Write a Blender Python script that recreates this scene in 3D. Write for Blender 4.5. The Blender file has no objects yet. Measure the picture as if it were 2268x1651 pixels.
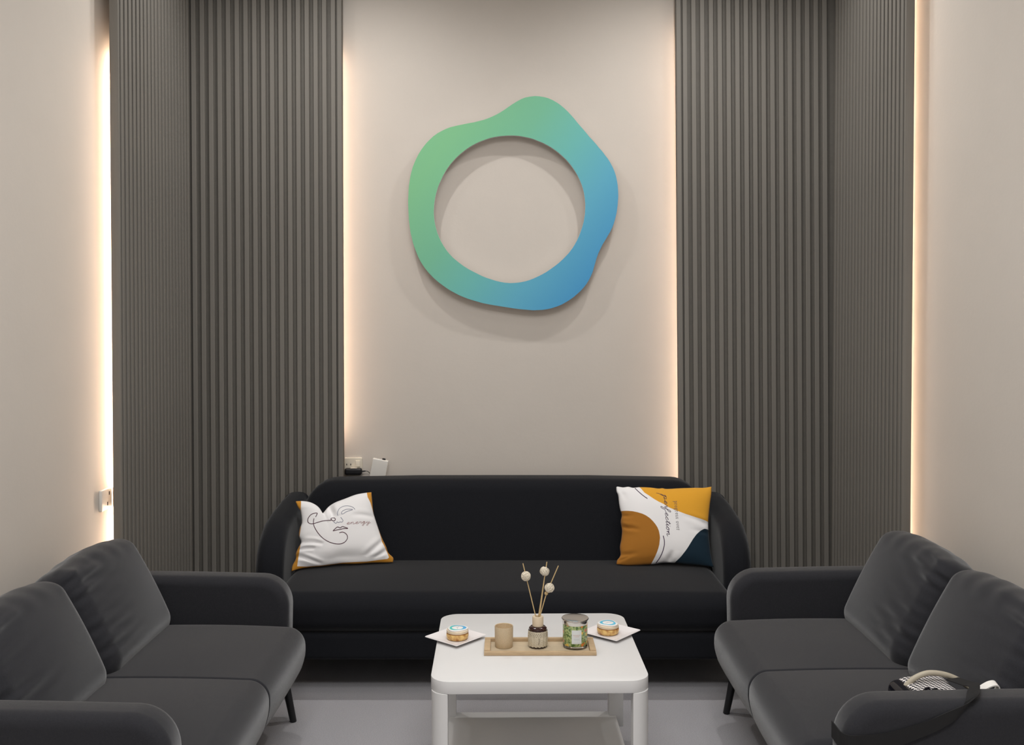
import bpy, bmesh, math, random
import numpy as np
from mathutils import Vector, Matrix
from mathutils.bvhtree import BVHTree

random.seed(7)
SC = bpy.context.scene
COL = SC.collection
R = math.radians

# ------------------------------------------------------------------ camera
F, W = 2170.0, 2268.0
cam_d = bpy.data.cameras.new('camera'); cam = bpy.data.objects.new('camera', cam_d); COL.objects.link(cam)
cam_d.sensor_width = 36.0; cam_d.lens = 36.0 * F / W; cam_d.shift_y = -0.0331
cam.location = (0, 0, 1.51); cam.rotation_euler = (R(90 - 1.2), 0, 0)
cam_d.clip_start = 0.05
SC.camera = cam
# ------------------------------------------------------------------ view / world
vs = SC.view_settings
vs.view_transform = 'Standard'; vs.look = 'None'; vs.gamma = 1.0; vs.use_curve_mapping = False
vs.exposure = -0.2
wd = bpy.data.worlds.new('room_beyond'); SC.world = wd; wd.use_nodes = True
wd.node_tree.nodes['Background'].inputs[0].default_value = (1.0, 0.99, 0.97, 1)
wd.node_tree.nodes['Background'].inputs[1].default_value = 0.75
# ------------------------------------------------------------------ ceiling downlights and added soft fill
CEIL = 3.45
def spot(x, y, power, size=110, blend=1.0, rad=0.035, z=CEIL - 0.03, color=(1.0, 0.98, 0.955)):
    d = bpy.data.lights.new('downlight', 'SPOT'); o = bpy.data.objects.new('downlight', d); COL.objects.link(o)
    d.energy = power; d.spot_size = R(size); d.spot_blend = blend; d.shadow_soft_size = rad; d.color = color
    o.location = (x, y, z)
def panel(x, y, sx, sy, power, color=(1.0, 0.998, 0.995), z=CEIL - 0.02):  # area light added for diffuse frontal fill, not a known fixture
    d = bpy.data.lights.new('ceiling_fill_light', 'AREA'); o = bpy.data.objects.new('ceiling_fill_light', d); COL.objects.link(o)
    d.shape = 'RECTANGLE'; d.size = sx; d.size_y = sy; d.energy = power; d.color = color; o.location = (x, y, z)
for x in (-0.72, 0.74): spot(x, 4.08, 51, 150)
for x in (-1.25, 1.25): spot(x, 4.10, 18, 145)
for x in (-1.05, -0.35, 0.35, 1.05): spot(x, 3.3, 4, 150)
panel(0, 1.9, 1.8, 0.6, 28)
panel(0, 0.9, 1.8, 0.6, 62)

# ------------------------------------------------------------------ helpers
def lin(c):
    return tuple(((v / 255) / 12.92 if v / 255 <= 0.04045 else ((v / 255 + 0.055) / 1.055) ** 2.4) for v in c)

def mat(name, rgb, rough=0.5, noise=0.0, nscale=40.0, bump=0.0, bscale=300.0, metal=0.0, sheen=0.0, spec=0.5,
        trans=0.0, ior=1.45, linear=False, emit=None, coat=0.0, stretch=None):
    m = bpy.data.materials.new(name); m.use_nodes = True
    nt = m.node_tree; b = nt.nodes['Principled BSDF']
    c = tuple(rgb) if linear else lin(rgb)
    b.inputs['Base Color'].default_value = (*c, 1)
    b.inputs['Roughness'].default_value = rough
    b.inputs['Metallic'].default_value = metal
    b.inputs['Specular IOR Level'].default_value = spec
    b.inputs['Sheen Weight'].default_value = sheen
    b.inputs['Sheen Roughness'].default_value = 0.3
    b.inputs['Transmission Weight'].default_value = trans
    b.inputs['IOR'].default_value = ior
    b.inputs['Coat Weight'].default_value = coat
    if emit:
        b.inputs['Emission Color'].default_value = (*emit[0], 1); b.inputs['Emission Strength'].default_value = emit[1]
    if noise or bump:
        tc = nt.nodes.new('ShaderNodeTexCoord')
        vec = tc.outputs['Object']
        if stretch:
            mp = nt.nodes.new('ShaderNodeMapping'); mp.inputs['Scale'].default_value = stretch
            nt.links.new(vec, mp.inputs[0]); vec = mp.outputs[0]
    if noise:
        n = nt.nodes.new('ShaderNodeTexNoise'); n.inputs['Scale'].default_value = nscale; n.inputs['Detail'].default_value = 6
        n.inputs['Roughness'].default_value = 0.65
        nt.links.new(vec, n.inputs['Vector'])
        rp = nt.nodes.new('ShaderNodeValToRGB')
        rp.color_ramp.elements[0].position = 0.25; rp.color_ramp.elements[1].position = 0.75
        rp.color_ramp.elements[0].color = (*[v * (1 - noise) for v in c], 1)
        rp.color_ramp.elements[1].color = (*[min(1, v * (1 + noise)) for v in c], 1)
        nt.links.new(n.outputs['Fac'], rp.inputs[0]); nt.links.new(rp.outputs[0], b.inputs['Base Color'])
    if bump:
        n2 = nt.nodes.new('ShaderNodeTexNoise'); n2.inputs['Scale'].default_value = bscale; n2.inputs['Detail'].default_value = 3
        nt.links.new(vec, n2.inputs['Vector'])
        bp = nt.nodes.new('ShaderNodeBump'); bp.inputs['Strength'].default_value = bump; bp.inputs['Distance'].default_value = 0.004
        nt.links.new(n2.outputs['Fac'], bp.inputs['Height']); nt.links.new(bp.outputs[0], b.inputs['Normal'])
    return m

def mesh(name, V, Fc, m, parent=None, sharp=38, smooth=True):
    me = bpy.data.meshes.new(name)
    me.from_pydata([tuple(map(float, v)) for v in V], [], [tuple(f) for f in Fc]); me.update()
    if smooth:
        me.polygons.foreach_set('use_smooth', [True] * len(me.polygons))
        if sharp: me.set_sharp_from_angle(angle=R(sharp))
    if m: me.materials.append(m)
    o = bpy.data.objects.new(name, me); COL.objects.link(o)
    if parent: o.parent = parent
    return o

def tag(o, label, cat, group=None):
    o['label'] = label; o['category'] = cat
    if group: o['group'] = group
    return o

def thing(name, label, cat, loc=(0, 0, 0), rz=0.0, group=None):
    o = bpy.data.objects.new(name, None); COL.objects.link(o); o.empty_display_size = 0.1
    o.location = loc; o.rotation_euler = (0, 0, rz)
    return tag(o, label, cat, group)

def struct(o):
    o['kind'] = 'structure'; return o

def dup(root, loc, rz, label):
    r = root.copy(); COL.objects.link(r); r.location = loc; r.rotation_euler = (0, 0, rz); r['label'] = label
    for ch in list(root.children):
        c = ch.copy(); COL.objects.link(c); c.parent = r
        for g in list(ch.children):
            d = g.copy(); COL.objects.link(d); d.parent = c
    return r

def join(*parts):
    V, Fc = [], []
    for v, f in parts:
        n = len(V); V += [tuple(p) for p in v]; Fc += [tuple(i + n for i in q) for q in f]
    return V, Fc

def box(x0, x1, y0, y1, z0, z1):
    V = [(x, y, z) for x in (x0, x1) for y in (y0, y1) for z in (z0, z1)]
    return V, [(0, 1, 3, 2), (4, 6, 7, 5), (0, 4, 5, 1), (2, 3, 7, 6), (0, 2, 6, 4), (1, 5, 7, 3)]

def rbox(x0, x1, y0, y1, z0, z1, r, seg=4, n=(4, 4, 4), extra=(None, None, None), deform=None):
    """box with all edges rounded by r, as a fine grid that can be deformed"""
    lo = np.array([x0, y0, z0], float); hi = np.array([x1, y1, z1], float)
    c = (lo + hi) / 2; h = (hi - lo) / 2; r = min(r, *(h * 0.999))
    ax = []
    for k in range(3):
        e = [h[k] - r + r * math.tan(math.pi / 4 * i / seg) for i in range(seg + 1)]
        inn = list(np.linspace(-(h[k] - r), h[k] - r, n[k] + 2))[1:-1]
        ex = [v - c[k] for v in (extra[k] or [])]
        s = sorted(set(round(v, 6) for v in [-v for v in e] + inn + ex + e))
        s = [s[0]] + [b for a, b in zip(s, s[1:]) if b - a > 1e-5]
        ax.append(s)
    idx, V, Fc = {}, [], []
    def vid(p):
        k = tuple(round(v, 5) for v in p)
        if k not in idx: idx[k] = len(V); V.append(p)
        return idx[k]
    for k in range(3):
        a, b = (k + 1) % 3, (k + 2) % 3
        for sgn in (-1, 1):
            for i in range(len(ax[a]) - 1):
                for j in range(len(ax[b]) - 1):
                    q = []
                    for (s, t) in ((ax[a][i], ax[b][j]), (ax[a][i + 1], ax[b][j]), (ax[a][i + 1], ax[b][j + 1]), (ax[a][i], ax[b][j + 1])):
                        p = [0, 0, 0]; p[k] = sgn * h[k]; p[a] = s; p[b] = t; q.append(vid(tuple(p)))
                    Fc.append(q if sgn > 0 else q[::-1])
    P = np.array(V); cl = np.clip(P, -(h - r), h - r); d = P - cl
    L = np.linalg.norm(d, axis=1, keepdims=True); L[L == 0] = 1
    P = cl + d / L * r + c
    if deform is not None: P = deform(P)
    return P, Fc

def prism(pts, a0, a1, axis='y', bev=0.01, seg=3):
    """outline (2D, counter clockwise) extruded along an axis with rounded rims. 2D coords are the two other axes"""
    P = np.array(pts, float); n = len(P)
    if (np.roll(P[:, 0], -1) * P[:, 1] - P[:, 0] * np.roll(P[:, 1], -1)).sum() > 0: P = P[::-1]
    e = np.roll(P, -1, 0) - P; e /= np.linalg.norm(e, axis=1, keepdims=True) + 1e-12
    nr = np.stack([e[:, 1], -e[:, 0]], 1); vn = nr + np.roll(nr, 1, 0); vn /= np.linalg.norm(vn, axis=1, keepdims=True) + 1e-12
    rings = []
    for i in range(seg + 1):
        t = math.pi / 2 * i / seg; rings.append((bev * (1 - math.sin(t)), a0 + bev * (1 - math.cos(t))))
    rings += [(o, a0 + a1 - a) for o, a in rings[::-1]]
    V, Fc = [], []
    for off, a in rings:
        for p in P - vn * off:
            V.append((p[0], a, p[1]) if axis == 'y' else ((a, p[0], p[1]) if axis == 'x' else (p[0], p[1], a)))
    for k in range(len(rings) - 1):
        for i in range(n):
            j = (i + 1) % n
            Fc.append((k * n + i, k * n + j, (k + 1) * n + j, (k + 1) * n + i))
    Fc.append(tuple(range(n))[::-1]); Fc.append(tuple((len(rings) - 1) * n + i for i in range(n)))
    me = bpy.data.meshes.new('tmp'); me.from_pydata(V, [], Fc); bm = bmesh.new(); bm.from_mesh(me)
    bmesh.ops.recalc_face_normals(bm, faces=bm.faces)
    V = [tuple(v.co) for v in bm.verts]; Fc = [tuple(v.index for v in f.verts) for f in bm.faces]
    bm.free(); bpy.data.meshes.remove(me)
    return V, Fc

def lathe(prof, n=32, c=(0, 0), close=True):
    V, Fc = [], []
    for r, z in prof:
        for i in range(n):
            a = 2 * math.pi * i / n; V.append((c[0] + r * math.cos(a), c[1] + r * math.sin(a), z))
    for k in range(len(prof) - 1):
        for i in range(n):
            j = (i + 1) % n; Fc.append((k * n + i, k * n + j, (k + 1) * n + j, (k + 1) * n + i))
    if close:
        if prof[0][0] > 1e-6: Fc.append(tuple(range(n))[::-1])
        if prof[-1][0] > 1e-6: Fc.append(tuple((len(prof) - 1) * n + i for i in range(n)))
    return V, Fc

def tube(path, rad, n=8):
    P = [Vector(p) for p in path]; V, Fc = [], []
    rad = rad if isinstance(rad, (list, tuple)) else [rad] * len(P)
    up = Vector((0.13, 0.2, 1)).normalized(); prev = None
    for i, p in enumerate(P):
        t = (P[min(i + 1, len(P) - 1)] - P[max(i - 1, 0)]).normalized()
        if prev is None:
            if abs(t.dot(up)) > 0.95: up = Vector((1, 0.1, 0))
            u = t.cross(up).normalized()
        else:
            u = (prev - t * prev.dot(t)).normalized()
        prev = u; w = t.cross(u)
        for k in range(n):
            a = 2 * math.pi * k / n; V.append(p + (u * math.cos(a) + w * math.sin(a)) * rad[i])
    for i in range(len(P) - 1):
        for k in range(n):
            j = (k + 1) % n; Fc.append((i * n + k, i * n + j, (i + 1) * n + j, (i + 1) * n + k))
    Fc.append(tuple(range(n))[::-1]); Fc.append(tuple((len(P) - 1) * n + k for k in range(n)))
    return V, Fc

def band(path, normals, width_dirs, w, th):
    """flat strap: path points, surface normals, width directions"""
    V, Fc = [], []
    for p, nn, wd_ in zip(path, normals, width_dirs):
        p, nn, wd_ = Vector(p), Vector(nn).normalized(), Vector(wd_).normalized()
        for s, t in ((-1, 0), (1, 0), (1, 1), (-1, 1)): V.append(p + wd_ * (w / 2 * s) + nn * (th * t))
    for i in range(len(path) - 1):
        for k in range(4):
            j = (k + 1) % 4; Fc.append((i * 4 + k, i * 4 + j, (i + 1) * 4 + j, (i + 1) * 4 + k))
    m_ = (len(path) - 1) * 4
    Fc += [(3, 2, 1, 0), (m_, m_ + 1, m_ + 2, m_ + 3)]
    return V, Fc

def catmull(P, k=6, closed=False):
    P = [Vector((*p, 0)) if len(p) == 2 else Vector(p) for p in P]; n = len(P); out = []
    rng = range(n) if closed else range(n - 1)
    for i in rng:
        g = (lambda q: P[q % n]) if closed else (lambda q: P[max(0, min(n - 1, q))])
        p0, p1, p2, p3 = g(i - 1), g(i), g(i + 1), g(i + 2)
        for s in range(k):
            t = s / k
            out.append(0.5 * ((2 * p1) + (p2 - p0) * t + (2 * p0 - 5 * p1 + 4 * p2 - p3) * t * t + (3 * p1 - p0 - 3 * p2 + p3) * t ** 3))
    if not closed: out.append(P[-1])
    return out

def arc(cx, cy, r, a0, a1, n=8):
    return [(cx + r * math.cos(R(a0 + (a1 - a0) * i / n)), cy + r * math.sin(R(a0 + (a1 - a0) * i / n))) for i in range(n + 1)]

def rrect(x0, x1, y0, y1, r, n=6):
    return arc(x1 - r, y0 + r, r, -90, 0, n) + arc(x1 - r, y1 - r, r, 0, 90, n) + arc(x0 + r, y1 - r, r, 90, 180, n) + arc(x0 + r, y0 + r, r, 180, 270, n)

# measured outlines (metres): pillows in their own planes, ring sign on the wall
DATA = {"p1":{"C":[-0.761,4.36,0.548],"psi":16,"lam":22,"top":[[-0.1985,0.1547],[-0.1697,0.1544],[-0.1363,0.1478],[-0.1102,0.134],[-0.0939,0.1171],[-0.0826,0.0955],[-0.0753,0.0988],[-0.055,0.1212],[-0.0251,0.1395],[0.0196,0.1546],[0.0697,0.1709],[0.1072,0.1766],[0.1423,0.1791]],"right":[[0.1423,0.1791],[0.1438,0.1382],[0.146,0.0879],[0.1529,0.0551],[0.1652,0.0098],[0.1777,-0.0304],[0.195,-0.0731],[0.2032,-0.1005],[0.224,-0.1237],[0.2215,-0.143]],"bottom":[[-0.2244,-0.1527],[-0.1833,-0.1438],[-0.1409,-0.1409],[-0.0794,-0.1392],[-0.0173,-0.1351],[0.0546,-0.14],[0.1274,-0.1402],[0.1883,-0.1431],[0.2215,-0.143]],"left":[[-0.1985,0.1547],[-0.1873,0.1258],[-0.1764,0.108],[-0.173,0.059],[-0.1816,0.0352],[-0.188,0.0018],[-0.1787,-0.0277],[-0.1924,-0.0531],[-0.2037,-0.0786],[-0.2043,-0.0999],[-0.2203,-0.1295],[-0.2244,-0.1527]],"white":[[-0.1729,0.1694],[-0.0741,0.1296],[0.1197,0.1873],[0.1222,0.1544],[0.1333,0.1287],[0.1405,0.1007],[0.1611,0.0249],[0.1753,-0.0498],[0.1949,-0.0951],[0.2031,-0.1223],[0.1966,-0.128],[0.1034,-0.1338],[-0.0051,-0.1312],[-0.0888,-0.1367],[-0.1596,-0.1372],[-0.1993,-0.1333],[-0.195,-0.1052],[-0.1826,-0.0418],[-0.1851,-0.0032],[-0.1745,0.0591],[-0.1767,0.113]],"maroon":[[[-0.1147,0.0728],[-0.1109,0.0811],[-0.107,0.0895],[-0.1189,0.0906],[-0.1335,0.0861],[-0.1446,0.0745],[-0.1491,0.0625],[-0.1466,0.0514],[-0.1372,0.0448],[-0.1253,0.0441],[-0.1108,0.0469],[-0.0915,0.0514],[-0.0697,0.0535],[-0.0492,0.0526]],[[-0.048,0.053],[-0.0487,0.0604],[-0.0439,0.0638],[-0.0379,0.064],[-0.0319,0.0612],[-0.03,0.0557],[-0.0328,0.0509],[-0.0385,0.05],[-0.0444,0.0528],[-0.0471,0.0571]],[[-0.1221,0.0671],[-0.125,0.0538],[-0.1244,0.0367],[-0.1167,0.0168],[-0.1031,-0.0058],[-0.0847,-0.0263],[-0.0614,-0.0422],[-0.0377,-0.051],[-0.0138,-0.0537],[0.0058,-0.0477],[0.0185,-0.0327],[0.018,-0.0181],[0.01,-0.0079],[-0.0019,-0.0027],[-0.0153,-0.0051]],[[-0.0427,0.0051],[-0.0352,0.0119],[-0.0227,0.021],[-0.0144,0.018],[-0.0083,0.0177],[-0.0009,0.0216],[0.0087,0.0186],[0.023,0.0121],[0.0036,0.0121],[-0.0208,0.0086],[-0.0427,0.0051]]],"blue":[[[-0.0385,0.0476],[-0.034,0.0412],[-0.0268,0.0383],[-0.0229,0.0442],[-0.0171,0.0402],[-0.0096,0.0435],[-0.0024,0.0418],[0.0031,0.0464],[0.0017,0.0526],[-0.0063,0.0642]],[[-0.0181,0.0722],[-0.0201,0.0822],[-0.0147,0.0967],[-0.0044,0.1085],[0.013,0.1156],[0.0301,0.1154],[0.0471,0.1095],[0.0565,0.1015],[0.0587,0.0964]],[[-0.0017,0.0861],[0.0072,0.0943],[0.0245,0.0995],[0.0489,0.097],[0.0365,0.0927],[0.0191,0.0874],[0.0065,0.0795],[-0.0008,0.0791],[-0.0017,0.0861]]],"text":[[0.0177,0.0303],[0.1269,0.0328]]},"p2":{"C":[0.685,4.38,0.572],"psi":-4,"lam":26,"top":[[-0.2131,0.1853],[-0.1969,0.1828],[-0.1812,0.1809],[-0.1576,0.1839],[-0.1368,0.1795],[-0.108,0.1826],[-0.061,0.1818],[-0.0221,0.1774],[-0.0038,0.1793],[0.0169,0.176],[0.0819,0.1804],[0.1469,0.183],[0.1831,0.1835],[0.2184,0.1893]],"right":[[0.2184,0.1893],[0.2167,0.1584],[0.2075,0.1076],[0.1976,0.0415],[0.1947,-0.0003],[0.1959,-0.0623],[0.2001,-0.1261],[0.2087,-0.1752]],"bottom":[[-0.218,-0.1713],[-0.172,-0.1756],[-0.1215,-0.1734],[-0.0608,-0.1686],[-0.0202,-0.1616],[0.005,-0.1599],[0.0402,-0.1605],[0.0802,-0.1649],[0.1427,-0.1688],[0.2087,-0.1752]],"left":[[-0.2131,0.1853],[-0.2124,0.161],[-0.2053,0.1422],[-0.2019,0.1074],[-0.1972,0.0782],[-0.1906,0.0518],[-0.1955,0.02],[-0.191,-0.0166],[-0.1941,-0.0556],[-0.2011,-0.0944],[-0.1992,-0.1303],[-0.2147,-0.1535],[-0.218,-0.1713]],"orange":[[-0.1155,0.1974],[-0.108,0.1812],[-0.088,0.1491],[-0.0676,0.1333],[-0.0473,0.1175],[-0.027,0.1044],[-0.0067,0.0941],[0.0135,0.0798],[0.0337,0.0703],[0.0514,0.0631],[0.0893,0.0492],[0.1399,0.0355],[0.1954,0.0232],[0.2408,0.016],[0.2522,0.2154],[-0.1152,0.211]],"brown":[[-0.2193,0.0725],[-0.1909,0.0676],[-0.1625,0.0641],[-0.1419,0.0604],[-0.1213,0.0549],[-0.1009,0.0478],[-0.0856,0.0401],[-0.068,0.0272],[-0.0555,0.0142],[-0.0444,0.0],[-0.0358,-0.0142],[-0.0299,-0.0297],[-0.0267,-0.0478],[-0.0258,-0.0607],[-0.0275,-0.0736],[-0.0293,-0.0891],[-0.0336,-0.1045],[-0.0391,-0.1199],[-0.0473,-0.1379],[-0.0566,-0.1546],[-0.0672,-0.1712],[-0.077,-0.2067],[-0.2357,-0.2095],[-0.2323,0.0724]],"navy":[[0.2393,-0.0113],[0.1935,-0.012],[0.1732,-0.0123],[0.1628,-0.0176],[0.1523,-0.0243],[0.1363,-0.0401],[0.1201,-0.0609],[0.1092,-0.0778],[0.0984,-0.0947],[0.0876,-0.1102],[0.077,-0.1231],[0.0664,-0.136],[0.0559,-0.1463],[0.0351,-0.1631],[0.0034,-0.2052],[0.2409,-0.201]],"purple":[[[-0.1329,0.1796],[-0.1139,0.1542],[-0.0936,0.1329],[-0.0758,0.1185]],[[-0.0115,-0.0514],[-0.0076,-0.0707],[-0.0087,-0.0964],[-0.0178,-0.1247],[-0.0304,-0.1478],[-0.0469,-0.1671]]],"t1":[[-0.0027,0.1368],[0.005,-0.0525]],"t2":[[0.0429,0.1081],[0.0491,-0.0298]],"swash":[[-0.0348,0.1471],[-0.0231,0.1451],[-0.013,0.138],[-0.0028,0.1328]]},"logo_o":[[0.111,2.584],[0.13,2.583],[0.155,2.579],[0.174,2.574],[0.197,2.564],[0.218,2.552],[0.234,2.541],[0.253,2.525],[0.271,2.508],[0.284,2.494],[0.301,2.475],[0.317,2.455],[0.329,2.441],[0.346,2.422],[0.362,2.403],[0.374,2.388],[0.391,2.37],[0.408,2.351],[0.42,2.336],[0.437,2.317],[0.452,2.297],[0.464,2.282],[0.477,2.261],[0.489,2.238],[0.496,2.221],[0.504,2.197],[0.509,2.172],[0.512,2.154],[0.514,2.128],[0.515,2.103],[0.514,2.084],[0.512,2.059],[0.509,2.034],[0.506,2.016],[0.5,1.991],[0.493,1.967],[0.486,1.949],[0.475,1.927],[0.465,1.91],[0.452,1.888],[0.439,1.867],[0.431,1.85],[0.42,1.827],[0.411,1.803],[0.406,1.785],[0.399,1.761],[0.392,1.736],[0.385,1.719],[0.374,1.696],[0.361,1.675],[0.349,1.66],[0.332,1.641],[0.313,1.624],[0.299,1.612],[0.278,1.597],[0.256,1.584],[0.24,1.575],[0.217,1.566],[0.192,1.558],[0.174,1.554],[0.149,1.55],[0.123,1.549],[0.104,1.548],[0.079,1.55],[0.054,1.552],[0.035,1.554],[0.01,1.557],[-0.015,1.561],[-0.034,1.564],[-0.059,1.568],[-0.085,1.572],[-0.103,1.575],[-0.128,1.58],[-0.147,1.584],[-0.171,1.591],[-0.195,1.598],[-0.214,1.604],[-0.237,1.613],[-0.26,1.623],[-0.277,1.632],[-0.299,1.644],[-0.321,1.658],[-0.336,1.669],[-0.356,1.684],[-0.376,1.701],[-0.389,1.714],[-0.406,1.732],[-0.422,1.752],[-0.433,1.768],[-0.446,1.789],[-0.457,1.812],[-0.464,1.83],[-0.473,1.853],[-0.481,1.878],[-0.485,1.896],[-0.491,1.92],[-0.495,1.945],[-0.497,1.964],[-0.5,1.989],[-0.501,2.015],[-0.502,2.034],[-0.503,2.059],[-0.503,2.084],[-0.502,2.103],[-0.501,2.128],[-0.499,2.153],[-0.496,2.172],[-0.492,2.197],[-0.488,2.215],[-0.481,2.24],[-0.472,2.263],[-0.464,2.281],[-0.453,2.303],[-0.44,2.324],[-0.429,2.339],[-0.413,2.359],[-0.395,2.377],[-0.381,2.39],[-0.36,2.405],[-0.338,2.417],[-0.321,2.425],[-0.298,2.434],[-0.273,2.44],[-0.255,2.444],[-0.23,2.449],[-0.205,2.454],[-0.186,2.457],[-0.162,2.463],[-0.138,2.469],[-0.12,2.475],[-0.096,2.485],[-0.073,2.496],[-0.057,2.505],[-0.035,2.519],[-0.015,2.533],[0.001,2.544],[0.022,2.557],[0.044,2.569],[0.061,2.576],[0.085,2.581]],"logo_i":[[0.013,2.394],[0.035,2.392],[0.057,2.388],[0.082,2.383],[0.104,2.377],[0.124,2.369],[0.149,2.359],[0.168,2.349],[0.188,2.338],[0.21,2.323],[0.227,2.31],[0.244,2.295],[0.263,2.277],[0.278,2.26],[0.291,2.243],[0.306,2.221],[0.317,2.202],[0.327,2.182],[0.337,2.158],[0.344,2.137],[0.349,2.115],[0.353,2.089],[0.355,2.067],[0.355,2.045],[0.354,2.019],[0.351,1.997],[0.347,1.975],[0.34,1.95],[0.333,1.929],[0.325,1.908],[0.314,1.884],[0.303,1.865],[0.291,1.846],[0.275,1.825],[0.26,1.809],[0.244,1.793],[0.224,1.775],[0.207,1.762],[0.189,1.749],[0.167,1.734],[0.148,1.723],[0.128,1.713],[0.104,1.702],[0.083,1.694],[0.062,1.688],[0.036,1.683],[0.014,1.681],[-0.008,1.68],[-0.035,1.682],[-0.057,1.686],[-0.078,1.691],[-0.104,1.699],[-0.125,1.706],[-0.145,1.714],[-0.169,1.726],[-0.189,1.736],[-0.208,1.746],[-0.231,1.76],[-0.249,1.773],[-0.267,1.787],[-0.287,1.804],[-0.302,1.82],[-0.316,1.837],[-0.331,1.859],[-0.342,1.878],[-0.352,1.898],[-0.362,1.923],[-0.368,1.944],[-0.373,1.965],[-0.377,1.991],[-0.379,2.013],[-0.379,2.035],[-0.377,2.062],[-0.374,2.084],[-0.37,2.105],[-0.363,2.131],[-0.356,2.152],[-0.347,2.172],[-0.336,2.196],[-0.325,2.216],[-0.314,2.234],[-0.298,2.256],[-0.284,2.272],[-0.269,2.288],[-0.249,2.306],[-0.232,2.32],[-0.214,2.333],[-0.191,2.347],[-0.172,2.357],[-0.152,2.366],[-0.127,2.375],[-0.106,2.382],[-0.084,2.387],[-0.058,2.391],[-0.036,2.393],[-0.014,2.394]]}
# ------------------------------------------------------------------ materials
M_wall = mat('painted_wall', (0.625, 0.575, 0.520), 0.75, noise=0.02, nscale=3, bump=0.08, bscale=60, linear=True)
M_ceil = mat('white_ceiling', (0.75, 0.74, 0.72), 0.8, linear=True, noise=0.01, nscale=4)
M_carpet = mat('grey_carpet', (0.39, 0.380, 0.40), 0.95, noise=0.22, nscale=260, bump=0.6, bscale=420, linear=True, sheen=0.1)
M_slat = mat('dark_grey_composite', (0.200, 0.186, 0.165), 0.62, noise=0.10, nscale=30, linear=True, stretch=(1, 1, 0.05), spec=0.35)
M_base = mat('shaded_groove_grey', (0.135, 0.125, 0.110), 0.7, noise=0.08, nscale=30, linear=True, spec=0.3)  # slat composite made darker: groove shade is put into the colour
M_fabA = mat('charcoal_fabric', (0.0275, 0.0278, 0.0322), 0.95, noise=0.14, nscale=180, bump=0.35, bscale=900, linear=True, sheen=0.60, spec=0.2)
M_fabB = mat('black_fabric', (0.0112, 0.0120, 0.0150), 0.95, noise=0.14, nscale=180, bump=0.35, bscale=900, linear=True, sheen=0.2, spec=0.2)
M_leg = mat('black_leg_paint', (0.008, 0.008, 0.009), 0.35, linear=True, noise=0.1)
M_white = mat('white_lacquer', (0.70, 0.695, 0.69), 0.42, linear=True, noise=0.01, nscale=8)
M_plastic = mat('white_plastic', (0.78, 0.75, 0.70), 0.35, linear=True, noise=0.01)
M_ivory = mat('ivory_plastic', (0.74, 0.68, 0.57), 0.35, linear=True, noise=0.01)
M_black = mat('black_plastic', (0.010, 0.010, 0.012), 0.4, linear=True, noise=0.1)
M_blackgloss = mat('black_patent', (0.006, 0.006, 0.010), 0.12, linear=True, noise=0.1)
M_led = mat('led_tape', (1, 0.8, 0.6), 0.5, linear=True, emit=((1.0, 0.74, 0.54), 105.0))
M_led_b = mat('led_tape_soft', (1, 0.8, 0.6), 0.5, linear=True, emit=((1.0, 0.73, 0.53), 44.0))
M_led_c = mat('led_tape_dim', (1, 0.8, 0.6), 0.5, linear=True, emit=((1.0, 0.60, 0.32), 8.0))
M_socket = mat('socket_hole', (0.02, 0.016, 0.016), 0.6, linear=True, noise=0.1)

# ------------------------------------------------------------------ room
YB, XL, XR, YF = 4.84, -1.64, 1.64, -1.6
struct(mesh('floor', *box(XL - 0.1, XR + 0.1, YF, YB + 0.1, -0.1, 0), M_carpet, smooth=False))
struct(mesh('ceiling', *box(XL - 0.1, XR + 0.1, YF, YB + 0.1, CEIL, CEIL + 0.1), M_ceil, smooth=False))
struct(mesh('wall_back', *box(XL - 0.1, XR + 0.1, YB, YB + 0.1, 0, CEIL), M_wall, smooth=False))
struct(mesh('wall_left', *box(XL - 0.1, XL, YF, YB, 0, CEIL), M_wall, smooth=False))
struct(mesh('wall_right', *box(XR, XR + 0.1, YF, YB, 0, CEIL), M_wall, smooth=False))

# ------------------------------------------------------------------ fluted cladding
PH = CEIL - 0.02
def slat_data(w, d):
    c = 0.0022
    prof = [(-w / 2, 0), (-w / 2, d - c), (-w / 2 + c, d), (w / 2 - c, d), (w / 2, d - c), (w / 2, 0)]
    V = [(x, -y, z) for z in (0.0, PH) for x, y in prof]; n = len(prof)
    Fc = [(i, i + 1, n + i + 1, n + i) for i in range(n - 1)] + [(n - 1, 0, n, 2 * n - 1), tuple(range(n))[::-1], tuple(range(n, 2 * n))]
    me = bpy.data.meshes.new('slat'); me.from_pydata(V, [], Fc); me.update(); me.materials.append(M_slat)
    bm = bmesh.new(); bm.from_mesh(me); bmesh.ops.recalc_face_normals(bm, faces=bm.faces); bm.to_mesh(me); bm.free()
    return me
SLAT = slat_data(0.0225, 0.0175)
PITCH = 0.0422
YP = 4.775          # groove floor of the back panels
XS = 1.570          # groove floor of the side panels
def add_slat(root, x, y, rz):
    o = bpy.data.objects.new('slat', SLAT); COL.objects.link(o); o.parent = root
    o.location = (x, y, 0.004); o.rotation_euler = (0, 0, rz)
def back_panel(sign, inner, tilt, label):
    root = thing('fluted_wall_panel', label, 'wall panel', (inner, YP, 0), group='fluted wall panels')
    w = 1.60 - abs(inner)
    # local x runs outward from the inner edge
    mesh('backing_board', *box(0 if sign > 0 else -w, w if sign > 0 else 0, 0.0, 0.014, 0.004, PH), M_base, root, smooth=False)
    k = 0
    while True:
        x = 0.0125 + k * PITCH - (0.012 if k else 0)
        if x > w - 0.055: break
        add_slat(root, sign * x, 0, 0); k += 1
    root.rotation_euler = (0, tilt, 0)
back_panel(-1, -0.822, 0.0, 'dark grey fluted panel left of the ring sign, behind the sofa end')
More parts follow.
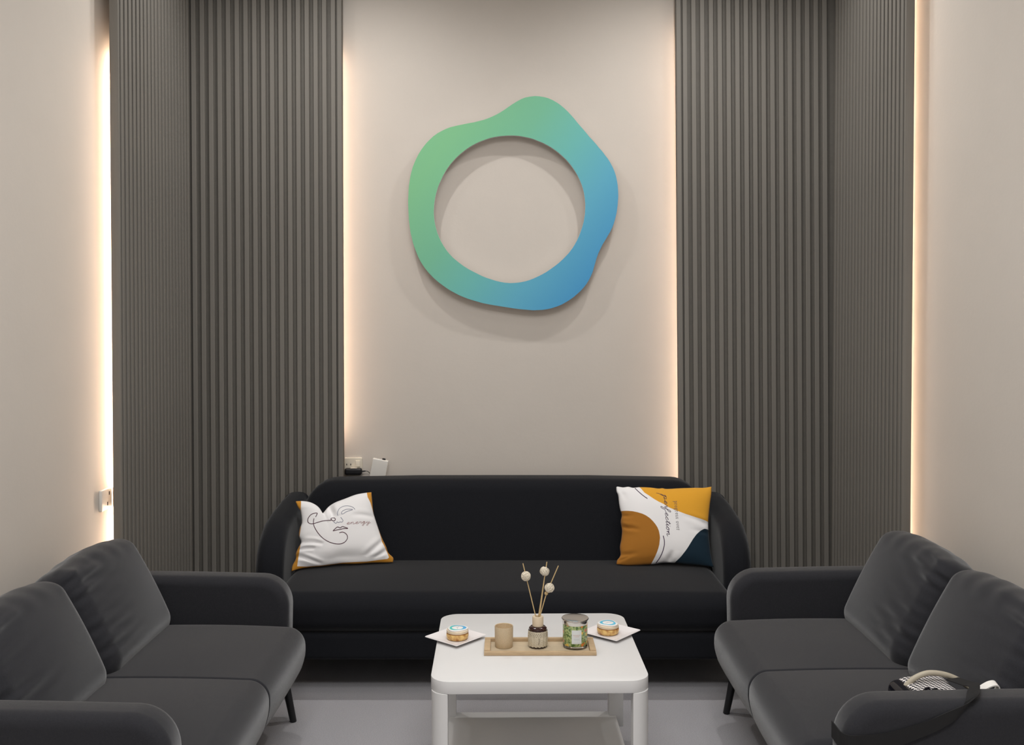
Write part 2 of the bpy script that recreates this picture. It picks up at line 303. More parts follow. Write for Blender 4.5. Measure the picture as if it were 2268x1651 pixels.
back_panel(1, 0.822, -0.0105, 'dark grey fluted panel right of the ring sign, behind the sofa end')
def side_panel(sign, y0, label):
    root = thing('fluted_wall_panel', label, 'wall panel', (sign * XS, y0, 0), group='fluted wall panels')
    L = YP - y0 - 0.004
    x0, x1 = sorted((0, sign * 0.014))
    mesh('backing_board', *box(x0, x1, 0, L, 0.004, PH), M_base, root, smooth=False)
    x0, x1 = sorted((sign * 0.020, -sign * 0.0150))
    mesh('edge_trim', *prism(rrect(x0, x1, -0.014, 0.0, 0.002, 2), 0.004, PH, 'z', 0.001, 1), M_slat, root)
    k = 0
    while 0.022 + k * PITCH < L - 0.02:
        add_slat(root, 0, 0.022 + k * PITCH, -sign * math.pi / 2); k += 1
side_panel(-1, 3.905, 'dark grey fluted panel on the left wall beside the bright light strip')
side_panel(1, 3.905, 'dark grey fluted panel on the right wall beside the light strip')

# LED tapes hidden behind the panel edges
def tape(x0, x1, y0, y1, z0, z1, m, label):
    o = mesh('led_strip', *box(x0, x1, y0, y1, z0, z1), m, smooth=False)
    tag(o, label, 'light strip', 'warm light strips behind the fluted panels')
tape(-1.592, -1.586, 4.030, 4.040, 0.02, 2.58, M_led, 'warm light strip glowing behind the left wall panel edge')
tape(1.586, 1.592, 4.060, 4.070, 0.02, 2.95, M_led_b, 'warm light strip glowing behind the right wall panel edge')
tape(-0.900, -0.890, 4.790, 4.796, 0.92, 2.80, M_led_b, 'warm light strip behind the panel edge left of the ring sign')
tape(0.885, 0.895, 4.790, 4.796, 0.10, 2.92, M_led_b, 'warm light strip behind the panel edge right of the ring sign')

# ------------------------------------------------------------------ ring sign
def sign():
    oo = DATA['logo_o']; ii = DATA['logo_i']
    cx, cz = -0.005, 1.98
    root = thing('ring_wall_sign', 'wavy ring sign in a green to blue gradient on the back wall', 'wall sign', (cx, 4.78, cz))
    no, ni = len(oo), len(ii)
    bm = bmesh.new()
    K = 4.78 / 4.76
    def loop(pts, y): return [bm.verts.new((x * K - cx, y, (z - 1.51) * K + 1.51 - cz)) for x, z in pts]
    fo, fi = loop(oo, 0), loop(ii, 0); bo, bi = loop(oo, 0.022), loop(ii, 0.022)
    def bridge(a, b):
        # walk both loops by normalised angle about the centre
        A = [math.atan2(v.co.z + 0.02, v.co.x) for v in a]; B = [math.atan2(v.co.z + 0.02, v.co.x) for v in b]
        return A, B
    def edges(l): return [bm.edges.get((l[i], l[(i + 1) % len(l)])) or bm.edges.new((l[i], l[(i + 1) % len(l)])) for i in range(len(l))]
    r1 = bmesh.ops.triangle_fill(bm, use_beauty=True, edges=edges(fo) + edges(fi))
    for f in r1['geom']:
        if isinstance(f, bmesh.types.BMFace): f.material_index = 0
    r2 = bmesh.ops.triangle_fill(bm, use_beauty=True, edges=edges(bo) + edges(bi))
    for a, b in ((fo, bo), (fi, bi)):
        for i in range(len(a)):
            j = (i + 1) % len(a); f = bm.faces.new((a[i], a[j], b[j], b[i])); f.material_index = 1
    bmesh.ops.recalc_face_normals(bm, faces=bm.faces)
    for f in bm.faces:
        if abs(f.normal.y) > 0.9: f.material_index = 0 if f.calc_center_median().y < 0.01 else 1
    me = bpy.data.meshes.new('sign_face'); bm.to_mesh(me); bm.free()
    m = bpy.data.materials.new('green_blue_gradient'); m.use_nodes = True; nt = m.node_tree; b = nt.nodes['Principled BSDF']
    tc = nt.nodes.new('ShaderNodeTexCoord'); mp = nt.nodes.new('ShaderNodeVectorMath'); mp.operation = 'DOT_PRODUCT'
    mp.inputs[1].default_value = (0.80, 0, -0.60)
    ad = nt.nodes.new('ShaderNodeMath'); ad.operation = 'MULTIPLY_ADD'; ad.inputs[1].default_value = 1.0; ad.inputs[2].default_value = 0.5
    rp = nt.nodes.new('ShaderNodeValToRGB'); cr = rp.color_ramp
    stops = [(0.02, (122, 186, 138)), (0.30, (112, 180, 148)), (0.52, (102, 177, 172)), (0.74, (90, 166, 192)), (0.97, (68, 147, 196))]
    cr.elements[0].position, cr.elements[0].color = stops[0][0], (*[v * 1.14 for v in lin(stops[0][1])], 1)
    cr.elements[1].position, cr.elements[1].color = stops[-1][0], (*[v * 1.14 for v in lin(stops[-1][1])], 1)
    for p, c in stops[1:-1]:
        e = cr.elements.new(p); e.color = (*[v * 1.14 for v in lin(c)], 1)
    nt.links.new(tc.outputs['Object'], mp.inputs[0]); nt.links.new(mp.outputs['Value'], ad.inputs[0]); nt.links.new(ad.outputs[0], rp.inputs[0])
    nt.links.new(rp.outputs[0], b.inputs['Base Color']); b.inputs['Roughness'].default_value = 0.75
    me.materials.append(m); me.materials.append(M_white)
    o = bpy.data.objects.new('sign_face', me); COL.objects.link(o); o.parent = root
    for x, z in ((-0.44, 0.0), (0.10, 0.54), (0.44, 0.05), (0.10, -0.35)):
        V, Fc = lathe([(0.012, 0.0), (0.012, 0.038)], 12)
        mesh('standoff', [(x + v[0], 0.0218 + v[2], z + v[1]) for v in V], [f[::-1] for f in Fc], M_white, root)
sign()

# ------------------------------------------------------------------ sofas
def leg(name, root, x, y, top, dx, dy, r1=0.0165, r0=0.0125, m=None):
    mesh(name, *tube([(x, y, top), (x + dx, y + dy, 0.001)], [r1, r0], 14), m or M_leg, root)

def groove(P, ax, pos, axis_in, depth, w):
    """press a narrow seam into a mesh along the plane ax=pos"""
    g = np.exp(-((P[:, ax] - pos) / w) ** 2) * depth
    for k, sgn, c in axis_in:
        P[:, k] += sgn * g * (sgn * (c - P[:, k]) > 0)
    return P

def cushion(name, parent, center, lean, wy, hz, th, seed, mirror=1):
    rng = np.random.RandomState(seed)
    def df(P):
        x, y, z = P[:, 0], P[:, 1], P[:, 2]
        u, v = y / (wy / 2), z / (hz / 2)
        puff = np.clip(1 - u ** 2, 0, 1) * np.clip(1 - v ** 2, 0, 1)
        s = np.sign(x)
        P[:, 0] = x + s * 0.022 * puff
        # soft sag: fuller at the bottom, top edge arches and droops at the ends
        P[:, 2] = z - 0.022 * (v > 0) * v * u ** 2 + 0.006 * (v > 0) * v * (1 - u ** 2)
        P[:, 1] = y + 0.010 * u * (1 - np.clip(v, -1, 1) ** 2) * 1.0
        # crumples running in from one end and from the top edge
        e = np.clip((-mirror * u + 0.05) / 1.0, 0, 1) ** 1.2
        wob = 3.0 * np.sin(2.1 * u + seed)
        f = np.sin(21 * v + wob + 1.5 * u) * 0.55 + np.sin(34 * v - 2 * u + 2.0 * seed) * 0.45
        band_ = np.exp(-((v - 0.75) / 0.35) ** 2) + 0.55 * np.exp(-((v + 0.35) / 0.45) ** 2)
        P[:, 0] += 0.0100 * f * e * band_ * (np.abs(u) < 1.02)
        t = np.clip((v - 0.55) / 0.45, 0, 1)
        P[:, 0] += 0.0042 * t * (np.sin(17 * u + 3 * v + seed) * 0.6 + np.sin(29 * u + 5 * v + 2.3 * seed) * 0.4 * e) * np.clip(1 - np.abs(u), 0, 1) ** 0.5
        P[:, 2] += 0.0022 * t * np.sin(11 * u + seed) * np.sin(5 * u + 1.7 * seed)
        return P
    V, Fc = rbox(-th / 2, th / 2, -wy / 2, wy / 2, -hz / 2, hz / 2, 0.062, 6, (10, 40, 46), deform=df)
    c, s = math.cos(lean), math.sin(lean)
    P = np.array(V); X = P[:, 0] * c - P[:, 2] * s; Z = P[:, 0] * s + P[:, 2] * c
    P = np.stack([X + center[0], P[:, 1] + center[1], Z + center[2]], 1)
    return mesh(name, P, Fc, M_fabA, parent, sharp=None)

def side_sofa(loc, label):
    """local: back to -x, seat to +x, long side along y"""
    root = thing('two_seat_sofa', label, 'sofa', loc, group='side sofas')
    xf, xb = 0.446, -0.425
    hy = 0.565
    for nm, y0, y1 in (('arm', -hy - 0.118, -hy), ('arm', hy, hy + 0.118)):
        pts = [(xb, 0.19), (0.362, 0.19), (0.372, 0.30)] + arc(0.265, 0.44, 0.110, 0, 88, 9) + [(0.0, 0.556), (xb, 0.560)]
        mesh(nm, *prism(pts, y0, y1, 'y', 0.036, 6), M_fabA, root)
    mesh('back_frame', *rbox(xb, xb + 0.13, -hy, hy, 0.19, 0.60, 0.04, 4, (1, 4, 3)), M_fabA, root)
    mesh('base_frame', *rbox(xb, xf - 0.075, -hy + 0.002, hy - 0.002, 0.155, 0.215, 0.012, 2, (2, 2, 1)), M_fabA, root)
    def df(P):
        x, y, z = P[:, 0].copy(), P[:, 1].copy(), P[:, 2].copy()
        u = (x - 0.06) / 0.39
        half = np.where(y > 0, y - hy / 2, y + hy / 2) / (hy / 2)
        crown = np.clip(1 - u ** 2, 0, 1) * (0.45 + 0.55 * np.clip(1 - half ** 2, 0, 1))
        P[:, 2] = np.where(z > 0.28, z + 0.020 * crown, z)
        fr = x > xf - 0.07
        P[:, 0] = np.where(fr, x + 0.010 * np.clip(1 - half ** 4, 0, 1) * np.sin(np.clip((z - 0.19) / 0.20, 0, 1) * math.pi), x)
        # front face leans in towards the bottom
        P[:, 0] = np.where(fr, P[:, 0] - 0.030 * np.clip((0.30 - z) / 0.11, 0, 1) ** 1.3, P[:, 0])
        g = np.exp(-(y / 0.0040) ** 2) * 0.0055
        P[:, 2] -= np.where(z > 0.28, g, 0); P[:, 0] -= np.where(fr, g * 0.8, 0)
        return P
    ys = [k * 0.002 for k in range(-8, 9)]
    mesh('seat', *rbox(xb + 0.10, xf, -hy + 0.001, hy - 0.001, 0.185, 0.385, 0.060, 6, (10, 26, 3), (None, ys, None), df), M_fabA, root, sharp=None)
    lean = R(27)
    cushion('back_cushion', root, (-0.182, 0.283, 0.530), lean, 0.545, 0.40, 0.165, 1, 1)
    cushion('back_cushion', root, (-0.180, -0.283, 0.527), lean, 0.545, 0.40, 0.165, 4, 1)
    for x, y, dx, dy in ((0.347, 0.60, 0.035, 0.015), (0.347, -0.60, 0.035, -0.015), (-0.37, 0.60, -0.02, 0.015), (-0.37, -0.60, -0.02, -0.015)):
        leg('leg', root, x, y, 0.20, dx, dy)
    return root
sofaL = side_sofa((-1.20, 3.02, 0), 'charcoal two-seat sofa along the left wall with two back cushions')
sofaR = dup(sofaL, (1.20, 3.095, 0), math.pi, 'charcoal two-seat sofa along the right wall with a bag on its seat')
# the copy is turned round: give its cushions crumples towards the viewer and a slight twist
for c_, (sd, yy) in zip([c for c in sofaR.children if c.name.startswith('back_cushion')], ((2, 0.283), (5, -0.283))):
    nm = c_.name; lo = c_.location.copy()
    new = cushion('back_cushion', sofaR, (-0.176 if yy < 0 else -0.184, yy, 0.536), R(27), 0.545, 0.415, 0.165, sd, -1)
    bpy.data.objects.remove(c_)

def long_sofa():
    cx = -0.036
    root = thing('three_seat_sofa', 'long black three-seat sofa against the back wall', 'sofa', (cx, 4.36, 0))
    hw = 0.94; yb = 0.375; yf = -0.485
    # base
    mesh('base', *rbox(-hw - 0.02, hw + 0.02, yf + 0.012, yb - 0.02, 0.140, 0.250, 0.022, 4, (8, 3, 1)), M_fabB, root)
    # seat
    def df(P):
        x, y, z = P[:, 0].copy(), P[:, 1].copy(), P[:, 2].copy()
        v = np.clip((y - yf) / 0.56, 0, 1)
        u = x / hw
        P[:, 2] = np.where(z > 0.32, z + 0.012 * np.sin(v * math.pi) * np.clip(1 - u ** 6, 0, 1), z)
        fr = y < yf + 0.07
        P[:, 1] = np.where(fr, y - 0.010 * np.sin(np.clip((z - 0.24) / 0.17, 0, 1) * math.pi) + 0.02 * np.clip((0.30 - z) / 0.06, 0, 1) ** 2, y)
        return P
    mesh('seat', *rbox(-hw, hw, yf, 0.14, 0.243, 0.405, 0.062, 6, (30, 10, 3), deform=df), M_fabB, root, sharp=None)
    # back rest: rounded upper corners, leaning back
    pts = [(-hw + 0.01, 0.22), (hw - 0.01, 0.22)] + [(hw - 0.005, 0.60)] + arc(hw - 0.15, 0.605, 0.145, 5, 88, 9) + [(0.4, 0.757), (0, 0.7575), (-0.4, 0.757)] + arc(-hw + 0.15, 0.605, 0.145, 92, 175, 9) + [(-hw + 0.005, 0.60)]
    V, Fc = prism(pts, 0.0, 0.20, 'y', 0.055, 7)
    P = np.array(V)
    t = np.clip((P[:, 2] - 0.22) / 0.54, 0, 1)
    front = P[:, 1] < 0.10
    P[:, 1] = np.where(front, 0.05 + P[:, 1] + 0.135 * t, P[:, 1] + 0.175)
    mesh('backrest', P, Fc, M_fabB, root)
    # arms: sloping shell arms with rounded tops
    for s in (-1, 1):
        pts = [(0.37, 0.15), (0.37, 0.668), (0.25, 0.664), (0.12, 0.650), (0.02, 0.636), (-0.08, 0.616)] + \
              [(-0.16, 0.588), (-0.215, 0.555), (-0.255, 0.51), (-0.280, 0.45), (-0.292, 0.36), (-0.296, 0.25), (-0.296, 0.15)]
        pts = [(p.x, p.y) for p in catmull(pts[1:], 4)] + [pts[0]]
        x0, x1 = sorted((s * (hw + 0.001), s * (hw + 0.122)))
        V, Fc = prism(pts, x0, x1, 'x', 0.050, 7)
        P = np.array(V)
        z = P[:, 2]
        P[:, 0] -= s * 0.018 * np.clip((-0.05 - P[:, 1]) / 0.25, 0, 1)
        mesh('arm', P, Fc, M_fabB, root)
    for x in (-0.935, 0.935):
        for y in (-0.33, 0.30):
            leg('leg', root, x, y, 0.16, 0.01 * (1 if x > 0 else -1), 0)
long_sofa()

# ------------------------------------------------------------------ coffee table
TX, TY, TZ = 0.078, 3.165, 0.45
def table():
    root = thing('coffee_table', 'low white square coffee table with rounded corners and lower shelf', 'table', (TX, TY, 0), R(1.0))
    h = 0.3235; r = 0.062
    mesh('table_top', *prism(rrect(-h, h, -h - 0.005, h + 0.005, r, 8), TZ - 0.037, TZ, 'z', 0.0015, 2), M_white, root)
    def legm(sx, sy):
        o, i = h - 0.002, h - 0.052
        rr = r - 0.004
        pts = [(i, i), (o, i)] + arc(o - rr + 0.012, o - rr + 0.012, rr - 0.012, 0, 90, 7) + [(i, o)]
        pts = [(sx * x, sy * (y + 0.005)) for x, y in pts]
        if sx * sy < 0: pts = pts[::-1]
        return prism(pts, 0.060, TZ - 0.0372, 'z', 0.001, 1)
    for sx in (-1, 1):
        for sy in (-1, 1):
            lg = mesh('leg', *legm(sx, sy), M_white, root)
            cx, cy = sx * (h - 0.035), sy * (h - 0.03)
            V, Fc = lathe([(0.008, -0.016), (0.029, -0.014), (0.030, 0), (0.029, 0.014), (0.008, 0.016)], 20)
            w = mesh('caster', [(cx + v[2], cy + v[0], 0.031 + v[1]) for v in V], [f[::-1] for f in Fc], M_black, lg)
    s = h - 0.028
    mesh('lower_shelf', *prism(rrect(-s, s, -s, s + 0.02, 0.004, 2), 0.082, 0.100, 'z', 0.0015, 2), M_white, root)
table()

def on_table(x, y): return (x, y, TZ)
# tray
M_wood = mat('pale_bamboo', (0.50, 0.36, 0.215), 0.55, noise=0.16, nscale=28, linear=True, stretch=(1.0, 9.0, 9.0))
M_wood2 = mat('pale_bamboo_bed', (0.52, 0.42, 0.29), 0.55, noise=0.16, nscale=28, linear=True, stretch=(1.0, 9.0, 9.0))
def tray():
    root = thing('serving_tray', 'shallow wooden tray holding the diffuser and candles', 'tray', (0.0885, 3.118, TZ), R(0.3))
    hx, hy, rim = 0.1765, 0.066, 0.019
    mesh('tray_bed', *box(-hx + rim, hx - rim, -hy + 0.011, hy - 0.011, 0.001, 0.0055), M_wood2, root, smooth=False)
    mesh('rim', *prism([(-hx, -hy), (hx, -hy), (hx, -hy + 0.012), (-hx, -hy + 0.012)], 0.0005, 0.0125, 'z', 0.0012, 2), M_wood, root)
    mesh('rim', *prism([(-hx, hy - 0.012), (hx, hy - 0.012), (hx, hy), (-hx, hy)], 0.0005, 0.0165, 'z', 0.0012, 2), M_wood, root)
    for s in (-1, 1):
        x0, x1 = sorted((s * hx, s * (hx - rim)))
        mesh('rim', *prism([(x0, -hy + 0.0121), (x1, -hy + 0.0121), (x1, hy - 0.0121), (x0, hy - 0.0121)], 0.0005, 0.0150, 'z', 0.0012, 2), M_wood, root)
tray()
ZB = TZ + 0.0058
# beige candle glass
def candle_glass():
    m = mat('beige_frosted_glass', (0.56, 0.44, 0.29), 0.45, noise=0.12, nscale=330, bump=0.22, bscale=600, linear=True)
    nt = m.node_tree; b = nt.nodes['Principled BSDF']; b.inputs['Subsurface Weight'].default_value = 0.15; b.inputs['Subsurface Radius'].default_value = (0.02, 0.012, 0.006)
    root = thing('candle_glass', 'small beige textured candle glass at the left end of the tray', 'candle holder', (-0.026, 3.124, ZB))
    mesh('glass', *lathe([(0.0, 0.0), (0.0265, 0.0), (0.0283, 0.003), (0.0292, 0.02), (0.0298, 0.065), (0.0293, 0.067), (0.0275, 0.066), (0.0268, 0.045), (0.0, 0.043)], 40, close=False), m, root)
    mesh('wax', *lathe([(0.0, 0.0432), (0.0262, 0.0432), (0.0262, 0.0475), (0.0, 0.048)], 32, close=False), mat('cream_wax', (0.60, 0.47, 0.32), 0.5, linear=True, noise=0.03), root)
candle_glass()
# reed diffuser
def diffuser():
    X0, Y0 = 0.083, 3.124
    root = thing('reed_diffuser', 'amber diffuser bottle in a cream knit sleeve with reeds and balls', 'diffuser', (X0, Y0, ZB))
    amber = mat('dark_amber_glass', (0.030, 0.010, 0.008), 0.12, linear=True, noise=0.1, coat=0.4)
    knit = mat('cream_knit', (0.60, 0.53, 0.405), 0.9, noise=0.10, nscale=160, bump=0.5, bscale=500, linear=True)
    body = mesh('bottle', *lathe([(0.0, 0.0), (0.026, 0.0), (0.029, 0.004), (0.0292, 0.055), (0.0285, 0.061), (0.024, 0.0655), (0.014, 0.068), (0.0, 0.068)], 40, close=False), amber, root)
    # knitted sleeve: vertical ribs of little stitches
    n = 96; rows = 22; V, Fc = [], []
    for k in range(rows + 1):
        z = 0.0075 + 0.0470 * k / rows
        bulge = 0.0306 + 0.0010 * math.sin(math.pi * k / rows)
        for i in range(n):
            a = 2 * math.pi * i / n
            st = 0.0007 * math.sin(a * 16) * (1 if k < 19 else 0.2) + 0.0005 * math.sin(a * 16 + k * 1.9)
            zz = z - (0.0022 * abs(math.sin(a * 8)) if k == 0 else 0)
            V.append(((bulge + st) * math.cos(a), (bulge + st) * math.sin(a), zz))
    for k in range(rows):
        for i in range(n):
            j = (i + 1) % n; Fc.append((k * n + i, k * n + j, (k + 1) * n + j, (k + 1) * n + i))
    sl = mesh('knit_sleeve', V, Fc, knit, root, sharp=None)
    # two rows of dark stitch gaps and a tie string on the front of the sleeve
    parts = []
    for row, zz in ((0, 0.0495), (1, 0.0445), (2, 0.0395)):
        for i in range(-6, 7):
            a = -math.pi / 2 + (i + 0.5 * (row % 2)) * 0.19
            rr = 0.0319
            p0 = (rr * math.cos(a), rr * math.sin(a), zz + 0.0012); p1 = (rr * math.cos(a + 0.05), rr * math.sin(a + 0.05), zz - 0.0013)
            parts.append(tube([p0, p1], 0.00055 if row < 2 else 0.0004, 4))
    parts.append(tube([(0.0328 * math.cos(-1.5 + 0.05 * math.sin(q)), 0.0328 * math.sin(-1.5 + 0.05 * math.sin(q)), 0.036 - 0.005 * q) for q in range(5)], 0.0006, 5))
    mesh('stitching', *join(*parts), mat('brown_thread', (0.10, 0.075, 0.055), 0.8, linear=True, noise=0.1), root)
    mesh('neck', *lathe([(0.0, 0.0675), (0.0175, 0.0675), (0.0178, 0.070), (0.0178, 0.0955), (0.0168, 0.0975), (0.0085, 0.0975), (0.008, 0.085), (0.0, 0.085)], 32, close=False),
         mat('cream_collar', (0.66, 0.54, 0.385), 0.5, linear=True, noise=0.03), root)
    stick = mat('reed_wood', (0.55, 0.40, 0.20), 0.7, linear=True, noise=0.12, nscale=80)
    zt = lambda z: z - ZB
    reeds = [((-0.005, 0.002, 0.088), (-0.048, 0.004, zt(0.7225))), ((0.001, 0.003, 0.088), (0.029, 0.006, zt(0.727))),
             ((0.004, -0.002, 0.088), (0.0235, -0.006, zt(0.700))), ((0.004, 0.001, 0.088), (0.0655, 0.0, zt(0.7160)))]
    # the last reed bends slightly where the bead sits
    for i, (a, b_) in enumerate(reeds):
        path = [a, b_] if i < 3 else [a, (0.0275, 0.0, zt(0.627)), b_]
        mesh('reed', *tube(path, 0.0017, 8), stick, root)
    # woven rattan balls: great-circle windings
    rat = mat('bleached_rattan', (0.72, 0.65, 0.53), 0.8, linear=True, noise=0.12, nscale=200)
    for c, rad in (((-0.0385, 0.0, zt(0.6825)), 0.0158), ((0.0215, -0.001, zt(0.6985)), 0.0158), ((0.0370, -0.004, zt(0.6460)), 0.0158)):
        prt = [(np.array(V_) * 1.0, F_) for V_, F_ in [lathe([(0.0, -rad * 0.86)] + [(rad * 0.86 * math.cos(R(q)), rad * 0.86 * math.sin(R(q))) for q in range(-75, 76, 15)] + [(0.0, rad * 0.86)], 16, close=False)]]
        prt = [([(p[0] + c[0], p[1] + c[1], p[2] + c[2]) for p in prt[0][0]], prt[0][1])]
        rg = random.Random(int(c[0] * 1e5))
        for q in range(13):
            nrm = Vector((rg.uniform(-1, 1), rg.uniform(-1, 1), rg.uniform(-1, 1))).normalized()
            u = nrm.orthogonal().normalized(); w = nrm.cross(u)
            prt.append(tube([Vector(c) + (u * math.cos(2 * math.pi * k / 20) + w * math.sin(2 * math.pi * k / 20)) * (rad * 0.93) for k in range(21)], 0.00115, 5))
        mesh('rattan_ball', *join(*prt), rat, root)
    V, Fc = lathe([(0.0, -0.0062)] + [(0.0062 * math.cos(R(q)), 0.0062 * math.sin(R(q))) for q in range(-70, 71, 20)] + [(0.0, 0.0062)], 14, close=False)
    mesh('wooden_bead', [(v[0] + 0.0268, v[1] - 0.001, v[2] + zt(0.6275)) for v in V], Fc, stick, root)
diffuser()
# candle jar with floral wrap and metal lid
def candle_jar():
    root = thing('candle_jar', 'large candle jar with silver lid and green floral print on the tray', 'candle', (0.2025, 3.124, ZB))
    glass = mat('clear_glass', (0.95, 0.97, 0.95), 0.05, linear=True, trans=1.0, ior=1.45, noise=0.005)
    fl = bpy.data.materials.new('floral_print'); fl.use_nodes = True; nt = fl.node_tree; b = nt.nodes['Principled BSDF']; b.inputs['Roughness'].default_value = 0.35
    tc = nt.nodes.new('ShaderNodeTexCoord')
    vo = nt.nodes.new('ShaderNodeTexVoronoi'); vo.inputs['Scale'].default_value = 88
    nz = nt.nodes.new('ShaderNodeTexNoise'); nz.inputs['Scale'].default_value = 150; nz.inputs['Detail'].default_value = 3
    nt.links.new(tc.outputs['Object'], vo.inputs['Vector']); nt.links.new(tc.outputs['Object'], nz.inputs['Vector'])
    leaf = nt.nodes.new('ShaderNodeValToRGB'); leaf.color_ramp.elements[0].position = 0.38; leaf.color_ramp.elements[0].color = (0.06, 0.13, 0.025, 1)
    leaf.color_ramp.elements[1].position = 0.62; leaf.color_ramp.elements[1].color = (0.42, 0.50, 0.20, 1)
    nt.links.new(nz.outputs['Fac'], leaf.inputs[0])
    sep = nt.nodes.new('ShaderNodeSeparateColor'); nt.links.new(vo.outputs['Color'], sep.inputs[0])
    flw = nt.nodes.new('ShaderNodeValToRGB'); flw.color_ramp.interpolation = 'CONSTANT'
    flw.color_ramp.elements[0].color = (0.72, 0.22, 0.035, 1); flw.color_ramp.elements[1].position = 0.45; flw.color_ramp.elements[1].color = (0.78, 0.50, 0.07, 1)
    e = flw.color_ramp.elements.new(0.8); e.color = (0.60, 0.16, 0.08, 1)
    nt.links.new(sep.outputs[1], flw.inputs[0])
    lt = nt.nodes.new('ShaderNodeMath'); lt.operation = 'LESS_THAN'; lt.inputs[1].default_value = 0.5; nt.links.new(vo.outputs['Distance'], lt.inputs[0])
    gt = nt.nodes.new('ShaderNodeMath'); gt.operation = 'GREATER_THAN'; gt.inputs[1].default_value = 0.62; nt.links.new(sep.outputs[0], gt.inputs[0])
    mu = nt.nodes.new('ShaderNodeMath'); mu.operation = 'MULTIPLY'; nt.links.new(lt.outputs[0], mu.inputs[0]); nt.links.new(gt.outputs[0], mu.inputs[1])
    mx = nt.nodes.new('ShaderNodeMix'); mx.data_type = 'RGBA'
    nt.links.new(mu.outputs[0], mx.inputs['Factor']); nt.links.new(leaf.outputs[0], mx.inputs['A']); nt.links.new(flw.outputs[0], mx.inputs['B'])
    nt.links.new(mx.outputs['Result'], b.inputs['Base Color'])
    b.inputs['Coat Weight'].default_value = 0.5; b.inputs['Coat Roughness'].default_value = 0.06
    mesh('glass_base', *lathe([(0.0, 0.0), (0.034, 0.0), (0.038, 0.002), (0.0395, 0.006), (0.0395, 0.0098), (0.0, 0.0098)], 40, close=False), glass, root)
    mesh('printed_body', *lathe([(0.0, 0.010), (0.0385, 0.010), (0.0397, 0.013), (0.0397, 0.076), (0.0, 0.076)], 48, close=False), fl, root)
    chrome = mat('polished_silver', (0.66, 0.63, 0.59), 0.16, metal=1.0, linear=True, noise=0.02)
    mesh('lid', *lathe([(0.0, 0.0762), (0.0405, 0.0762), (0.0412, 0.078), (0.0412, 0.0885), (0.0432, 0.0900), (0.0434, 0.0925), (0.0425, 0.0940), (0.037, 0.0950), (0.0, 0.0955)], 48, close=False), chrome, root)
    # paper label wrapped on the front
    lab = mat('pale_label_paper', (0.66, 0.68, 0.67), 0.6, linear=True, noise=0.02)
    def wrap(a0, a1, z0, z1, r, n=12):
        V = [(r * math.cos(a0 + (a1 - a0) * i / n), r * math.sin(a0 + (a1 - a0) * i / n), z) for z in (z0, z1) for i in range(n + 1)]
        return V, [(i, i + 1, n + 2 + i, n + 1 + i) for i in range(n)]
    a = -math.pi / 2 + 0.065
    lb = mesh('paper_label', *wrap(a - 0.40, a + 0.40, 0.0205, 0.0640, 0.0400), lab, root)
    ink = mat('terracotta_ink', (0.52, 0.25, 0.19), 0.6, linear=True, noise=0.05)
    prt = []
    for z, words_ in ((0.0480, ((-0.30, -0.06), (-0.03, 0.10), (0.13, 0.29))), (0.0435, ((-0.22, -0.17), (-0.12, 0.20)))):
        for q0, q1 in words_:
            x = q0
            while x < q1:
                prt.append(wrap(a + x, a + x + 0.012, z - 0.0009 + 0.0003 * random.random(), z + 0.0011, 0.0402, 1)); x += 0.026
    grey = []
    for z in (0.0372, 0.0347, 0.0322, 0.0240): grey.append(wrap(a - 0.25 + 0.05 * random.random(), a + 0.22 + 0.05 * random.random(), z - 0.0003, z + 0.0003, 0.0402, 6))
    mesh('label_print', *join(*prt), ink, lb, smooth=False)
    mesh('label_small_print', *join(*grey), mat('grey_ink', (0.45, 0.48, 0.48), 0.6, linear=True, noise=0.05), lb, smooth=False)
candle_jar()
# plates and little cakes
M_plate = mat('white_porcelain', (0.80, 0.765, 0.765), 0.25, linear=True, noise=0.01)
def plate(loc, rz, size, label):
    root = thing('square_plate', label, 'plate', loc, rz, group='square plates')
    h = size / 2; V, Fc = [], []
    rings = [(0.55, 0.0005), (0.66, 0.0010), (0.97, 0.0085), (1.0, 0.0105), (0.985, 0.0118), (0.95, 0.0108), (0.64, 0.0040), (0.55, 0.0035)]
    base = rrect(-1, 1, -1, 1, 0.07, 4); n = len(base)
    for s, z in rings:
        for x, y in base: V.append((x * s * h, y * s * h, z))
    for k in range(len(rings) - 1):
        for i in range(n):
            j = (i + 1) % n; Fc.append((k * n + i, k * n + j, (k + 1) * n + j, (k + 1) * n + i))
    Fc.append(tuple(range(n))[::-1]); Fc.append(tuple((len(rings) - 1) * n + i for i in range(n)))
    mesh('dish', V, Fc, M_plate, root, sharp=30)
    return root
plate((-0.186, 3.214, TZ + 0.0002), R(50), 0.146, 'white square plate under the small cake at the left table edge')
plate((0.331, 3.264, TZ + 0.0002), R(50), 0.146, 'white square plate under the small cake at the right table edge')
